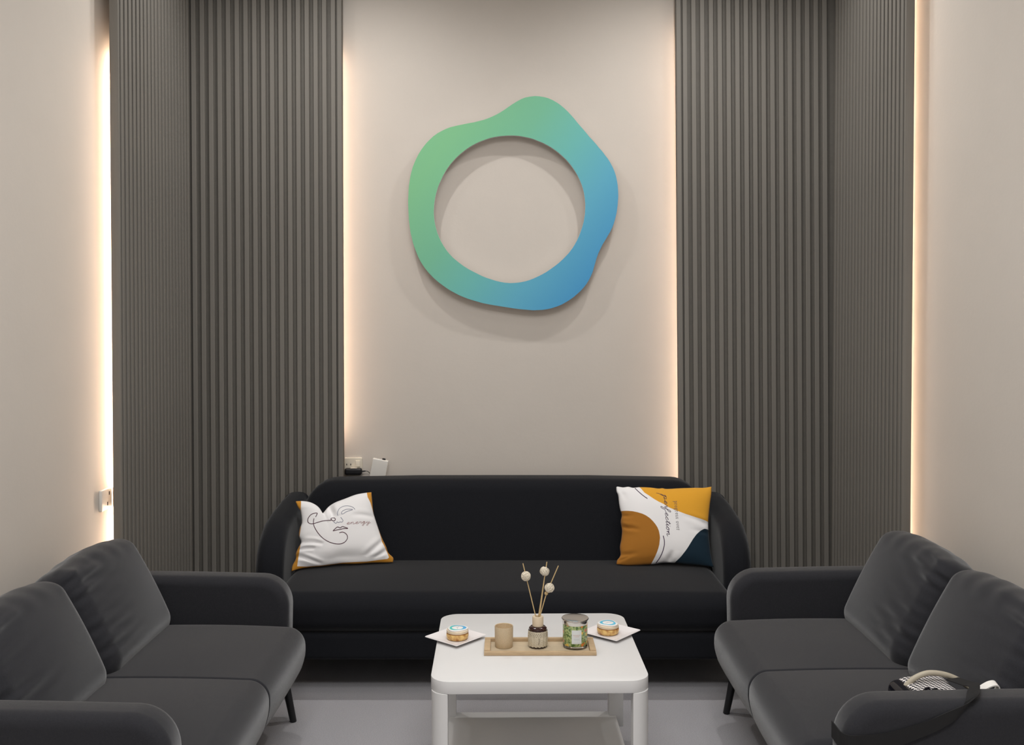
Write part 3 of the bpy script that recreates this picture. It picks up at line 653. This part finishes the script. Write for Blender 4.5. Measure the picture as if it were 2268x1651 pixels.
def cake(loc, rz, label, hue):
    root = thing('mini_cake', label, 'cake', loc, rz, group='mini cakes')
    sponge = bpy.data.materials.new('golden_sponge'); sponge.use_nodes = True; nt = sponge.node_tree; b = nt.nodes['Principled BSDF']; b.inputs['Roughness'].default_value = 0.4
    tc = nt.nodes.new('ShaderNodeTexCoord'); nz = nt.nodes.new('ShaderNodeTexNoise'); nz.inputs['Scale'].default_value = 70; nz.inputs['Detail'].default_value = 4
    rp = nt.nodes.new('ShaderNodeValToRGB'); rp.color_ramp.elements[0].position = 0.35; rp.color_ramp.elements[0].color = (0.42, 0.17, 0.035, 1)
    rp.color_ramp.elements[1].position = 0.62; rp.color_ramp.elements[1].color = (0.80, 0.55, 0.20, 1)
    nt.links.new(tc.outputs['Object'], nz.inputs['Vector']); nt.links.new(nz.outputs['Fac'], rp.inputs[0]); nt.links.new(rp.outputs[0], b.inputs['Base Color'])
    mesh('sponge', *lathe([(0.0, 0.0), (0.031, 0.0), (0.0345, 0.003), (0.0365, 0.010), (0.0368, 0.0160), (0.0355, 0.0195), (0.0, 0.0195)], 40, close=False), sponge, root)
    mesh('caramel_layer', *lathe([(0.0, 0.0196), (0.0350, 0.0196), (0.0362, 0.0208), (0.0355, 0.0222), (0.0, 0.0222)], 40, close=False), mat('caramel', (0.36, 0.16, 0.05), 0.35, linear=True, noise=0.2, nscale=90), root)
    mesh('cream_layer', *lathe([(0.0, 0.0223), (0.0352, 0.0223), (0.0364, 0.0245), (0.0355, 0.0300), (0.0330, 0.0312), (0.0, 0.0312)], 40, close=False), mat('whipped_cream', (0.74, 0.62, 0.46), 0.5, linear=True, noise=0.08, nscale=100), root)
    # white wavy disc with the printed ring
    n = 64; V = [(0, 0, 0.0352)]; Fc = []
    wob = lambda a: 1 + 0.055 * math.cos(3 * a + 0.6) + 0.03 * math.cos(2 * a)
    for rr, z in ((0.0315, 0.0352), (0.0325, 0.0345), (0.0325, 0.0318), (0.0315, 0.0313)):
        for i in range(n):
            a = 2 * math.pi * i / n; V.append((rr * wob(a) * math.cos(a), rr * wob(a) * math.sin(a), z))
    for i in range(n):
        j = (i + 1) % n; Fc.append((0, 1 + i, 1 + j))
        for k in range(3): Fc.append((1 + k * n + i, 1 + (k + 1) * n + i, 1 + (k + 1) * n + j, 1 + k * n + j))
    Fc.append(tuple(1 + 3 * n + i for i in range(n))[::-1])
    tp = mesh('icing_disc', V, Fc, mat('white_icing', (0.83, 0.81, 0.79), 0.5, linear=True, noise=0.01), root)
    ring = bpy.data.materials.new('printed_ring'); ring.use_nodes = True; nt = ring.node_tree; b = nt.nodes['Principled BSDF']; b.inputs['Roughness'].default_value = 0.75
    tc = nt.nodes.new('ShaderNodeTexCoord'); sp = nt.nodes.new('ShaderNodeSeparateXYZ'); mr = nt.nodes.new('ShaderNodeMapRange')
    mr.inputs['From Min'].default_value = -0.028; mr.inputs['From Max'].default_value = 0.028
    rp = nt.nodes.new('ShaderNodeValToRGB'); rp.color_ramp.elements[0].color = (*hue[0], 1); rp.color_ramp.elements[1].color = (*hue[1], 1)
    nt.links.new(tc.outputs['Object'], sp.inputs[0]); nt.links.new(sp.outputs[0], mr.inputs['Value']); nt.links.new(mr.outputs[0], rp.inputs[0]); nt.links.new(rp.outputs[0], b.inputs['Base Color'])
    V, Fc = [], []
    for i in range(n):
        a = 2 * math.pi * i / n; wo = 1 + 0.07 * math.cos(3 * a + 1.0) + 0.05 * math.cos(2 * a + 0.5)
        for rr in (0.0185, 0.0262 * wo): V.append((rr * math.cos(a), rr * math.sin(a), 0.03545))
    for i in range(n):
        j = (i + 1) % n; Fc.append((2 * i, 2 * i + 1, 2 * j + 1, 2 * j))
    mesh('ring_print', V, Fc, ring, tp)
    pts = catmull([(-0.004, -0.013), (0.0, -0.006), (-0.003, -0.002), (0.002, 0.003), (0.007, 0.012)], 5)
    mesh('pen_mark', *band([(p.x, p.y, 0.0354) for p in pts], [(0, 0, 1)] * len(pts), [(1, -0.3, 0)] * len(pts), 0.0009, 0.0002), mat('grey_pen', (0.35, 0.33, 0.4), 0.6, linear=True, noise=0.05), tp)
cake((-0.1795, 3.207, TZ + 0.0046), 0.3, 'small layered cake with a teal and blue ring print, left plate', ((0.10, 0.55, 0.45), (0.10, 0.38, 0.72)))
cake((0.3215, 3.261, TZ + 0.0046), -0.6, 'small layered cake with a light blue ring print, right plate', ((0.10, 0.45, 0.62), (0.12, 0.50, 0.70)))

# ------------------------------------------------------------------ throw pillows
def resample(P, n):
    P = np.array(P, float); d = np.r_[0, np.cumsum(np.hypot(*np.diff(P, axis=0).T))]
    t = np.linspace(0, d[-1], n); return np.stack([np.interp(t, d, P[:, 0]), np.interp(t, d, P[:, 1])], 1)
def sdf_poly(Q, poly):
    """signed distance, positive inside"""
    P = np.array(poly, float); A, B = P, np.roll(P, -1, 0)
    dmin = np.full(len(Q), 1e9); ins = np.zeros(len(Q), bool)
    for a, b in zip(A, B):
        e = b - a; w = Q - a; t = np.clip((w @ e) / (e @ e + 1e-12), 0, 1)
        dmin = np.minimum(dmin, np.hypot(*(w - t[:, None] * e).T))
        c = (a[1] <= Q[:, 1]) != (b[1] <= Q[:, 1])
        with np.errstate(divide='ignore', invalid='ignore'):
            xi = a[0] + (Q[:, 1] - a[1]) * e[0] / (e[1] if e[1] else 1e-12)
        ins ^= c & (Q[:, 0] < xi)
    return np.where(ins, dmin, -dmin)
def sm(P, k=5): return [(p.x, p.y) for p in catmull(P, k)]
def pillow(D, T, label, regions, base_rgb, back_rgb, wrinkle):
    C = Vector(D['C']); psi, lam = R(D['psi']), R(D['lam'])
    x = Vector((math.cos(psi), math.sin(psi), 0)); n0 = Vector((math.sin(psi), -math.cos(psi), 0))
    nn = n0 * math.cos(lam) + Vector((0, 0, 1)) * math.sin(lam); y = nn.cross(x)
    N = 96
    top, bot = resample(sm(D['top']), N), resample(sm(D['bottom']), N)
    lef, rig = resample(sm(D['left']), N)[::-1], resample(sm(D['right']), N)[::-1]   # bottom -> top
    s = np.linspace(0, 1, N); S, Tt = np.meshgrid(s, s, indexing='ij')            # S across, Tt up
    def co(k):
        Lc = (1 - S) * lef[None, :, k] + S * rig[None, :, k]; Bc = (1 - Tt) * bot[:, None, k] + Tt * top[:, None, k]
        bi = (1 - S) * (1 - Tt) * bot[0, k] + S * (1 - Tt) * bot[-1, k] + (1 - S) * Tt * top[0, k] + S * Tt * top[-1, k]
        return Lc + Bc - bi
    Xp, Yp = co(0), co(1)
    u, v = 2 * S - 1, 2 * Tt - 1
    h = T * np.clip(1 - np.abs(u) ** 3.0, 0, 1) ** 0.6 * np.clip(1 - np.abs(v) ** 3.0, 0, 1) ** 0.6
    hf = h + wrinkle(u, v) * np.clip(h / T * 2.2, 0, 1); hb = -h * 0.75
    idf = lambda i, j: i * N + j
    V = np.stack([Xp.ravel(), Yp.ravel(), hf.ravel()], 1).tolist(); bid = {}
    for i in range(N):
        for j in range(N):
            if i in (0, N - 1) or j in (0, N - 1): bid[i, j] = idf(i, j)
            else: bid[i, j] = len(V); V.append([Xp[i, j], Yp[i, j], hb[i, j]])
    Ff = [(idf(i, j), idf(i + 1, j), idf(i + 1, j + 1), idf(i, j + 1)) for i in range(N - 1) for j in range(N - 1)]
    Fb = [(bid[i, j], bid[i, j + 1], bid[i + 1, j + 1], bid[i + 1, j]) for i in range(N - 1) for j in range(N - 1)]
    m = bpy.data.materials.new('printed_cotton'); m.use_nodes = True; nt = m.node_tree; b = nt.nodes['Principled BSDF']
    b.inputs['Roughness'].default_value = 0.9; b.inputs['Sheen Weight'].default_value = 0.1; b.inputs['Specular IOR Level'].default_value = 0.2
    last = None
    for nm, poly, rgb in regions:
        at = nt.nodes.new('ShaderNodeAttribute'); at.attribute_name = nm
        mr = nt.nodes.new('ShaderNodeMapRange'); mr.inputs['From Min'].default_value = -0.0007; mr.inputs['From Max'].default_value = 0.0007
        nt.links.new(at.outputs['Fac'], mr.inputs['Value'])
        mx = nt.nodes.new('ShaderNodeMix'); mx.data_type = 'RGBA'; nt.links.new(mr.outputs[0], mx.inputs['Factor'])
        if last is None: mx.inputs['A'].default_value = (*base_rgb, 1)
        else: nt.links.new(last, mx.inputs['A'])
        mx.inputs['B'].default_value = (*rgb, 1); last = mx.outputs['Result']
    nt.links.new(last, b.inputs['Base Color'])
    nz = nt.nodes.new('ShaderNodeTexNoise'); nz.inputs['Scale'].default_value = 900
    tc = nt.nodes.new('ShaderNodeTexCoord'); nt.links.new(tc.outputs['Object'], nz.inputs['Vector'])
    bp = nt.nodes.new('ShaderNodeBump'); bp.inputs['Strength'].default_value = 0.2; bp.inputs['Distance'].default_value = 0.002
    nt.links.new(nz.outputs['Fac'], bp.inputs['Height']); nt.links.new(bp.outputs[0], b.inputs['Normal'])
    o = mesh('throw_pillow', V, Ff + Fb, m, sharp=None)
    o.data.materials.append(mat('pillow_back_cotton', back_rgb, 0.9, linear=True, noise=0.06, nscale=60))
    for p in o.data.polygons[len(Ff):]: p.material_index = 1
    Q = np.array(V)[:, :2]
    for nm, poly, rgb in regions:
        a = o.data.attributes.new(nm, 'FLOAT', 'POINT'); a.data.foreach_set('value', sdf_poly(Q, poly).astype(np.float32))
    o.matrix_world = Matrix(((x.x, y.x, nn.x, C.x), (x.y, y.y, nn.y, C.y), (x.z, y.z, nn.z, C.z), (0, 0, 0, 1)))
    tag(o, label, 'pillow')
    bv = BVHTree.FromPolygons([Vector(p) for p in V], Ff)
    def surf(px, py):
        hit = bv.ray_cast(Vector((px, py, 1)), Vector((0, 0, -1)))
        return hit[0] if hit[0] is not None else None
    def stroke(pts, w, smooth=4, taper=False):
        P = catmull(pts, smooth) if smooth > 1 and len(pts) > 2 else [Vector((*p, 0)) for p in pts]
        d = [P[0]]
        for a_, b_ in zip(P, P[1:]):
            k = max(1, int((b_ - a_).length / 0.004))
            d += [a_.lerp(b_, (q + 1) / k) for q in range(k)]
        Vs, Fs = [], []; n = len(d)
        for i, p in enumerate(d):
            t = (d[min(i + 1, n - 1)] - d[max(i - 1, 0)]); t = t.normalized() if t.length > 1e-9 else Vector((1, 0, 0))
            sd = Vector((-t.y, t.x, 0)) * w / 2
            if taper: sd *= 0.55 + 0.45 * math.sin(math.pi * i / max(1, n - 1))
            q0, q1 = surf(p.x + sd.x, p.y + sd.y), surf(p.x - sd.x, p.y - sd.y)
            if q0 is None or q1 is None:
                if Vs: return Vs, Fs
                continue
            Vs += [q0 + Vector((0, 0, 0.0009)), q1 + Vector((0, 0, 0.0009))]
            if len(Vs) > 2:
                k2 = len(Vs); Fs.append((k2 - 4, k2 - 2, k2 - 1, k2 - 3))
        return Vs, Fs
    return o, surf, stroke

def wr1(u, v):
    a = np.zeros_like(u)
    def crease(x0, y0, x1, y1, depth, w):
        d = np.array([x1 - x0, y1 - y0]); L2 = d @ d
        t = np.clip(((u - x0) * d[0] + (v - y0) * d[1]) / L2, 0, 1)
        dist = np.hypot(u - x0 - t * d[0], v - y0 - t * d[1])
        fade = np.sin(np.pi * np.clip(t * 0.85 + 0.15, 0, 1)) ** 0.7
        return -depth * np.exp(-(dist / w) ** 2) * fade + 0.5 * depth * np.exp(-((dist - 1.9 * w) / (1.3 * w)) ** 2) * fade
    a += crease(-0.98, -0.22, -0.45, -0.30, 0.009, 0.050)
    a += crease(-0.98, -0.42, -0.60, -0.46, 0.008, 0.040)
    a += crease(-0.97, -0.60, -0.40, -0.95, 0.010, 0.040)
    a += crease(0.98, -0.35, 0.45, -0.80, 0.007, 0.050)
    a += crease(0.98, -0.62, 0.60, -0.88, 0.006, 0.040)
    a += crease(0.98, 0.30, 0.40, 0.45, 0.004, 0.060)
    a += crease(-0.05, 0.99, -0.08, 0.55, 0.016, 0.070)
    a += -0.010 * np.exp(-((u - 0.10) / 0.5) ** 2 - ((v + 0.75) / 0.16) ** 2)
    return a
WHITE = (0.88, 0.865, 0.865)
D1 = DATA['p1']
P1, surf1, st1 = pillow(D1, 0.046, 'white pillow with a one-line face drawing and orange corners, left sofa end',
                        [('white_panel', D1['white'], WHITE)], (0.60, 0.27, 0.035), (0.60, 0.27, 0.035), wr1)
ink_m = mat('maroon_print', (0.085, 0.032, 0.050), 0.8, linear=True, noise=0.05)
ink_b = mat('grey_blue_print', (0.23, 0.24, 0.32), 0.8, linear=True, noise=0.05)
ink_t = mat('faded_pink_print', (0.42, 0.27, 0.27), 0.8, linear=True, noise=0.05)
mesh('face_drawing', *join(*[st1(s, 0.0030) for s in D1['maroon']]), ink_m, P1, smooth=False)
mesh('brow_drawing', *join(*[st1(s, 0.0021) for s in D1['blue']]), ink_b, P1, smooth=False)

# cursive letters as pen strokes: x-height 1, each ends where the next begins
CUR = {
 'p': (1.15, [[(-0.1, 0.3), (0.18, 1.0), (0.10, 0.2), (-0.12, -1.1)], [(0.0, -0.3), (0.25, 0.75), (0.55, 1.0), (0.75, 0.7), (0.6, 0.2), (0.3, 0.1), (0.7, 0.05), (1.15, 0.3)]]),
 'e': (0.85, [[(0.0, 0.3), (0.45, 0.55), (0.6, 0.85), (0.4, 1.0), (0.15, 0.6), (0.2, 0.1), (0.5, 0.0), (0.85, 0.3)]]),
 'r': (0.75, [[(0.0, 0.3), (0.2, 1.0), (0.28, 0.82), (0.55, 0.85), (0.45, 0.3), (0.55, 0.02), (0.75, 0.3)]]),
 'f': (0.95, [[(0.0, 0.3), (0.5, 1.3), (0.6, 2.0), (0.35, 2.1), (0.2, 1.2), (0.05, -0.6), (-0.05, -1.3), (0.15, -1.5), (0.35, -0.8), (0.35, -0.1), (0.95, 0.3)]]),
 'c': (0.8, [[(0.0, 0.3), (0.3, 0.8), (0.55, 1.0), (0.5, 0.85), (0.25, 0.8), (0.1, 0.35), (0.3, 0.0), (0.8, 0.3)]]),
 't': (0.65, [[(0.0, 0.3), (0.35, 1.2), (0.42, 1.75), (0.25, 0.5), (0.3, 0.02), (0.65, 0.3)], [(0.05, 1.25), (0.65, 1.35)]]),
 'i': (0.55, [[(0.0, 0.3), (0.25, 1.0), (0.18, 0.25), (0.28, 0.0), (0.55, 0.3)], [(0.3, 1.35), (0.36, 1.5)]]),
 'o': (0.9, [[(0.0, 0.3), (0.4, 1.0), (0.1, 0.6), (0.2, 0.05), (0.5, 0.05), (0.65, 0.6), (0.4, 1.0), (0.9, 0.8)]]),
 'n': (1.1, [[(0.0, 0.4), (0.18, 1.0), (0.15, 0.0)], [(0.15, 0.3), (0.45, 0.95), (0.62, 0.9), (0.62, 0.1), (0.8, 0.0), (1.1, 0.3)]]),
 'g': (1.0, [[(0.0, 0.3), (0.5, 0.95), (0.2, 0.9), (0.1, 0.3), (0.35, 0.05), (0.6, 0.95), (0.5, -0.4), (0.3, -1.2), (0.1, -0.9), (0.5, -0.2), (1.0, 0.3)]]),
 'y': (1.0, [[(0.0, 0.4), (0.15, 1.0), (0.12, 0.3), (0.35, 0.05), (0.6, 0.95), (0.5, -0.4), (0.3, -1.2), (0.1, -0.9), (0.5, -0.2), (1.0, 0.3)]]),
}
def cursive(word, p0, p1, xh, slant=0.25, up=1):
    """polylines of the word from p0 to p1; letters rise to the left of the running direction"""
    p0, p1 = Vector(p0), Vector(p1); adv = sum(CUR[c][0] for c in word); d = (p1 - p0); L = d.length; d.normalize()
    nrm = Vector((-d.y, d.x)) * up; k = L / adv; out = []; x = 0
    for c in word:
        for s in CUR[c][1]:
            out.append([tuple(p0 + d * ((x + px + slant * py * xh / k) * k) + nrm * (py * xh)) for px, py in s])
        x += CUR[c][0]
    return out
mesh('lettering', *join(*[st1(s, 0.0017) for s in cursive('energy', D1['text'][0], D1['text'][1], 0.0085)]), ink_t, P1, smooth=False)

def wr2(u, v):
    a = np.zeros_like(u)
    def crease(x0, y0, x1, y1, depth, w):
        d = np.array([x1 - x0, y1 - y0]); L2 = d @ d
        t = np.clip(((u - x0) * d[0] + (v - y0) * d[1]) / L2, 0, 1)
        dist = np.hypot(u - x0 - t * d[0], v - y0 - t * d[1]); fade = 1 - t
        return (-depth * np.exp(-(dist / w) ** 2) + 0.5 * depth * np.exp(-((dist - 1.9 * w) / (1.3 * w)) ** 2)) * fade
    a += crease(-0.99, -0.05, -0.55, -0.15, 0.010, 0.045)
    a += crease(-0.99, 0.22, -0.7, 0.20, 0.005, 0.040)
    a += crease(-0.99, -0.75, -0.6, -0.70, 0.006, 0.045)
    a += crease(-0.95, -0.9, -0.75, -0.75, 0.006, 0.04)
    a += crease(0.99, 0.02, 0.35, 0.22, 0.008, 0.055)
    a += crease(0.10, -0.99, 0.12, -0.70, 0.014, 0.060)
    a += crease(0.95, -0.2, 0.5, -0.15, 0.004, 0.05)
    a += crease(-0.92, 0.92, -0.85, 0.6, 0.005, 0.05)
    return a
D2 = DATA['p2']
P2, surf2, st2 = pillow(D2, 0.050, 'orange, white, brown and navy pillow with script lettering, right sofa end',
                        [('orange_field', D2['orange'], (0.76, 0.370, 0.034)), ('brown_field', D2['brown'], (0.38, 0.155, 0.022)), ('navy_field', D2['navy'], (0.008, 0.024, 0.040))],
                        WHITE, (0.008, 0.024, 0.040), wr2)
ink_p = mat('plum_print', (0.060, 0.030, 0.070), 0.8, linear=True, noise=0.05)
ink_g = mat('grey_print', (0.13, 0.11, 0.12), 0.8, linear=True, noise=0.05)
for s in D2['purple']: mesh('accent_line', *st2(s, 0.0034), ink_p, P2, smooth=False)
mesh('script_lettering', *join(*[st2(s, 0.0020) for s in cursive('perfection', D2['t1'][0], D2['t1'][1], 0.0115, 0.35)] + [st2(D2['swash'], 0.0020)]), ink_p, P2, smooth=False)
# printed line "progress over": small serif letters drawn as strokes
PRT = {
 'p': (0.95, [[(0.0, 1.0), (0.2, 1.0), (0.2, -0.55)], [(0.05, -0.55), (0.38, -0.55)], [(0.2, 0.75), (0.45, 1.0), (0.75, 0.8), (0.75, 0.2), (0.45, 0.0), (0.2, 0.2)]]),
 'r': (0.75, [[(0.0, 1.0), (0.2, 1.0), (0.2, 0.0)], [(0.02, 0.0), (0.42, 0.0)], [(0.2, 0.65), (0.4, 0.98), (0.62, 0.92)]]),
 'o': (0.95, [[(0.45, 1.0), (0.12, 0.75), (0.12, 0.25), (0.45, 0.0), (0.78, 0.25), (0.78, 0.75), (0.45, 1.0)]]),
 'g': (0.92, [[(0.42, 1.0), (0.15, 0.8), (0.18, 0.45), (0.42, 0.35), (0.66, 0.5), (0.66, 0.85), (0.42, 1.0)], [(0.60, 0.95), (0.85, 1.02)], [(0.25, 0.38), (0.15, 0.15), (0.65, 0.05), (0.8, -0.25), (0.45, -0.55), (0.1, -0.35), (0.25, 0.05)]]),
 'e': (0.88, [[(0.13, 0.55), (0.75, 0.55), (0.7, 0.85), (0.42, 1.0), (0.15, 0.75), (0.13, 0.3), (0.42, 0.0), (0.75, 0.2)]]),
 's': (0.72, [[(0.58, 0.75), (0.35, 1.0), (0.12, 0.8), (0.2, 0.55), (0.5, 0.42), (0.58, 0.18), (0.35, 0.0), (0.1, 0.25)]]),
 'v': (0.88, [[(0.05, 1.0), (0.42, 0.0), (0.8, 1.0)], [(0.0, 1.0), (0.25, 1.0)], [(0.65, 1.0), (0.88, 1.0)]]),
 ' ': (0.6, []),
}
def printed(text, p0, p1, xh, gap=0.22):
    p0, p1 = Vector(p0), Vector(p1); adv = sum(PRT[c][0] + gap for c in text); d = (p1 - p0); k = d.length / adv; d.normalize(); nrm = Vector((-d.y, d.x)); out = []; x = 0
    for c in text:
        for s in PRT[c][1]: out.append([tuple(p0 + d * ((x + px) * k) + nrm * (py * xh)) for px, py in s])
        x += PRT[c][0] + gap
    return out
mesh('printed_lettering', *join(*[st2(s, 0.0013, 2) for s in printed('progress over', D2['t2'][0], D2['t2'][1], 0.0105)]), ink_g, P2, smooth=False)

# ------------------------------------------------------------------ wall sockets, adapter, router
def outlet_back():
    root = thing('wall_socket', 'ivory wall socket plate above the black adapter, back wall', 'socket', (-0.785, YB, 0.79))
    mesh('plate', *prism(rrect(-0.044, 0.044, -0.043, 0.030, 0.006, 4), -0.011, 0.0, 'y', 0.003, 3), M_ivory, root)
    mesh('switch', *prism(rrect(0.012, 0.034, -0.0155, 0.016, 0.002, 2), -0.016, -0.0105, 'y', 0.0015, 2), M_ivory, root)
    mesh('socket_hole', *box(-0.014, -0.010, -0.0118, -0.0105, -0.008, 0.0), M_socket, root, smooth=False)
    mesh('socket_hole', *box(-0.034, -0.030, -0.0118, -0.0105, -0.008, 0.0), M_socket, root, smooth=False)
outlet_back()
def adapter():
    root = thing('power_adapter', 'black power adapter plugged in beside the left fluted panel', 'adapter', (-0.780, YB - 0.011, 0.757))
    mesh('case', *rbox(-0.044, 0.041, -0.030, -0.0005, -0.020, 0.014, 0.010, 4, (3, 2, 2)), M_black, root)
    mesh('rating_label', *box(-0.015, 0.017, -0.0285, -0.004, 0.0142, 0.0146), M_ivory, root, smooth=False)
    mesh('strain_relief', *tube([(0.040, -0.015, -0.002), (0.058, -0.015, -0.001)], [0.0045, 0.003], 10), M_black, root)
    mesh('cord', *tube(catmull([(0.057, -0.015, -0.001), (0.068, -0.012, -0.003), (0.078, -0.006, -0.014), (0.084, -0.004, -0.035), (0.086, -0.004, -0.10)], 5), 0.0015, 7), M_black, root)
adapter()
def router():
    root = thing('wall_router', 'tilted white box standing behind the sofa back, beside the socket', 'router', (-0.655, 4.800, 0.757))
    root.rotation_euler = (0, R(10.5), 0)
    mesh('case', *rbox(-0.039, 0.039, -0.014, 0.014, -0.036, 0.060, 0.004, 3, (3, 1, 3)), M_plastic, root)
    V, Fc = lathe([(0.0, 0.0), (0.0085, 0.0), (0.0085, 0.005), (0.006, 0.0065), (0.0, 0.0065)], 16, close=False)
    mesh('button', [(v[0] + 0.014, v[1] + 0.004, v[2] + 0.0602) for v in V], Fc, M_black, root)
router()
def outlet_left():
    root = thing('wall_socket', 'white wall socket with a round plug on the left wall near the light strip', 'socket', (XL, 3.925, 0.782))
    mesh('plate', *prism(rrect(-0.052, 0.048, -0.043, 0.043, 0.005, 3), 0.0, 0.012, 'x', 0.003, 3), M_plastic, root)
    for y, z in ((0.022, 0.022), (0.005, -0.018)):
        mesh('socket_hole', *box(0.0118, 0.0126, y - 0.004, y + 0.004, z - 0.008, z + 0.006), M_socket, root, smooth=False)
    pts = arc(0, 0, 0.040, -90, 90, 12)
    mesh('plug', *prism([(0.056 + 0.3 * a, b_) for a, b_ in pts], 0.012, 0.040, 'x', 0.004, 3), mat('white_plastic_warm_lit', (0.72, 0.55, 0.40), 0.4, linear=True, noise=0.02), root)  # white plug, with the light strip's warm glow put into its colour
outlet_left()

# ------------------------------------------------------------------ handbag on the right sofa
def handbag():
    X0, Y0, Z0 = 1.138, 2.645, 0.394
    root = thing('handbag', 'black and white checked handbag with beige handle on the right sofa', 'bag', (X0, Y0, Z0))
    m = bpy.data.materials.new('houndstooth_cloth'); m.use_nodes = True; nt = m.node_tree; b = nt.nodes['Principled BSDF']; b.inputs['Roughness'].default_value = 0.8
    tc = nt.nodes.new('ShaderNodeTexCoord'); mp = nt.nodes.new('ShaderNodeMapping'); mp.inputs['Rotation'].default_value = (0, 0, R(32)); mp.inputs['Scale'].default_value = (1.0, 1.0, 0.02)
    ck = nt.nodes.new('ShaderNodeTexChecker'); ck.inputs['Scale'].default_value = 130; ck.inputs['Color1'].default_value = (0.74, 0.70, 0.68, 1); ck.inputs['Color2'].default_value = (0.012, 0.012, 0.018, 1)
    nt.links.new(tc.outputs['Object'], mp.inputs[0]); nt.links.new(mp.outputs[0], ck.inputs['Vector']); nt.links.new(ck.outputs['Color'], b.inputs['Base Color'])
    def df(P):
        P[:, 2] += np.where(P[:, 2] > 0.07, 0.011 * np.cos((P[:, 0] - 0.01) / 0.08), 0)
        return P
    mesh('body', *rbox(-0.075, 0.062, -0.075, 0.060, 0.014, 0.116, 0.022, 4, (6, 4, 4), deform=df), m, root, sharp=None)
    mesh('flap', *rbox(-0.100, -0.040, -0.078, 0.062, 0.014, 0.118, 0.028, 4, (3, 4, 4)), M_blackgloss, root, sharp=None)
    mesh('clasp', *tube(catmull([(-0.095, -0.070, 0.112), (-0.080, -0.073, 0.126), (-0.064, -0.070, 0.118), (-0.072, -0.069, 0.108)], 5), 0.004, 8),
         mat('bright_chrome', (0.8, 0.8, 0.78), 0.12, metal=1.0, linear=True, noise=0.02), root)
    mesh('buckle', *tube(catmull([(-0.046, -0.056, 0.118), (-0.034, -0.062, 0.132), (-0.022, -0.056, 0.122), (-0.012, -0.062, 0.130), (-0.004, -0.056, 0.122)], 5), 0.004, 8), M_blackgloss, root)
    beige = mat('beige_leather', (0.46, 0.41, 0.32), 0.5, linear=True, noise=0.04)
    pth = catmull([(-0.068, 0.0, 0.112), (-0.045, 0.0, 0.135), (-0.008, 0.0, 0.150), (0.035, 0.0, 0.147), (0.075, 0.0, 0.132), (0.112, 0.0, 0.106)], 6)
    mesh('handle', *tube(pth, 0.0075, 12), beige, root)
    wl = mat('white_leather', (0.80, 0.77, 0.73), 0.4, linear=True, noise=0.02)
    pth = catmull([(0.050, -0.086, 0.100), (0.082, -0.086, 0.130), (0.113, -0.086, 0.151), (0.134, -0.086, 0.156), (0.142, -0.086, 0.147), (0.137, -0.086, 0.128), (0.122, -0.086, 0.108)], 6)
    nrm = []
    for i, p in enumerate(pth):
        t = (pth[min(i + 1, len(pth) - 1)] - pth[max(i - 1, 0)]).normalized(); nrm.append(t.cross(Vector((0, 1, 0))) * -1)
    mesh('side_strap', *band(pth, nrm, [(0, 1, 0.25)] * len(pth), 0.022, 0.003), wl, root, smooth=False)
    # long black strap running over the near arm of the sofa and round its front
    yo = 2.412 - Y0; yi = 2.530 - Y0
    strap = mat('black_webbing', (0.006, 0.006, 0.007), 0.7, linear=True, noise=0.1)
    q = []   # (point, normal, width dir)
    q.append(((0.055, 0.0, 0.135), (0, 0, 1), (0.8, 0.5, 0)))
    q.append(((0.060, yi + 0.03, 0.152), (0, 0.2, 1), (0.8, 0.5, 0)))
    q.append(((0.050, yi - 0.03, 0.1705), (0, 0, 1), (0.85, 0.5, 0)))
    q.append(((0.028, yo + 0.045, 0.1705), (0, -0.1, 1), (0.9, 0.3, 0)))
    q.append(((0.010, yo + 0.016, 0.1650), (0, -0.6, 0.8), (0.8, 0.2, 0.3)))
    q.append(((-0.020, yo - 0.001, 0.143), (0, -1, 0.15), (0.55, 0, 0.8)))
    for x, z in ((-0.070, 0.117), (-0.120, 0.095), (-0.175, 0.076), (-0.225, 0.065), (-0.270, 0.0605)):
        q.append(((x, yo - 0.003, z), (0, -1, 0), (0.3 if x > -0.15 else 0.12, 0, 1)))
    xe = 0.828 - X0
    q.append(((xe + 0.010, yo - 0.003, 0.060), (-0.15, -1, 0), (0, 0, 1)))
    q.append(((xe - 0.0035, yo + 0.014, 0.060), (-0.9, -0.5, 0), (0, 0, 1)))
    q.append(((xe - 0.0045, yo + 0.045, 0.060), (-1, 0, 0), (0, 0, 1)))
    q.append(((xe - 0.0045, yo + 0.085, 0.060), (-1, 0, 0), (0, 0, 1)))
    pp = catmull([a for a, _, _ in q], 4); ni = catmull([a for _, a, _ in q], 4); wi = catmull([a for _, _, a in q], 4)
    mesh('shoulder_strap', *band(pp, ni, wi, 0.042, 0.0025), strap, root, smooth=False)
handbag()
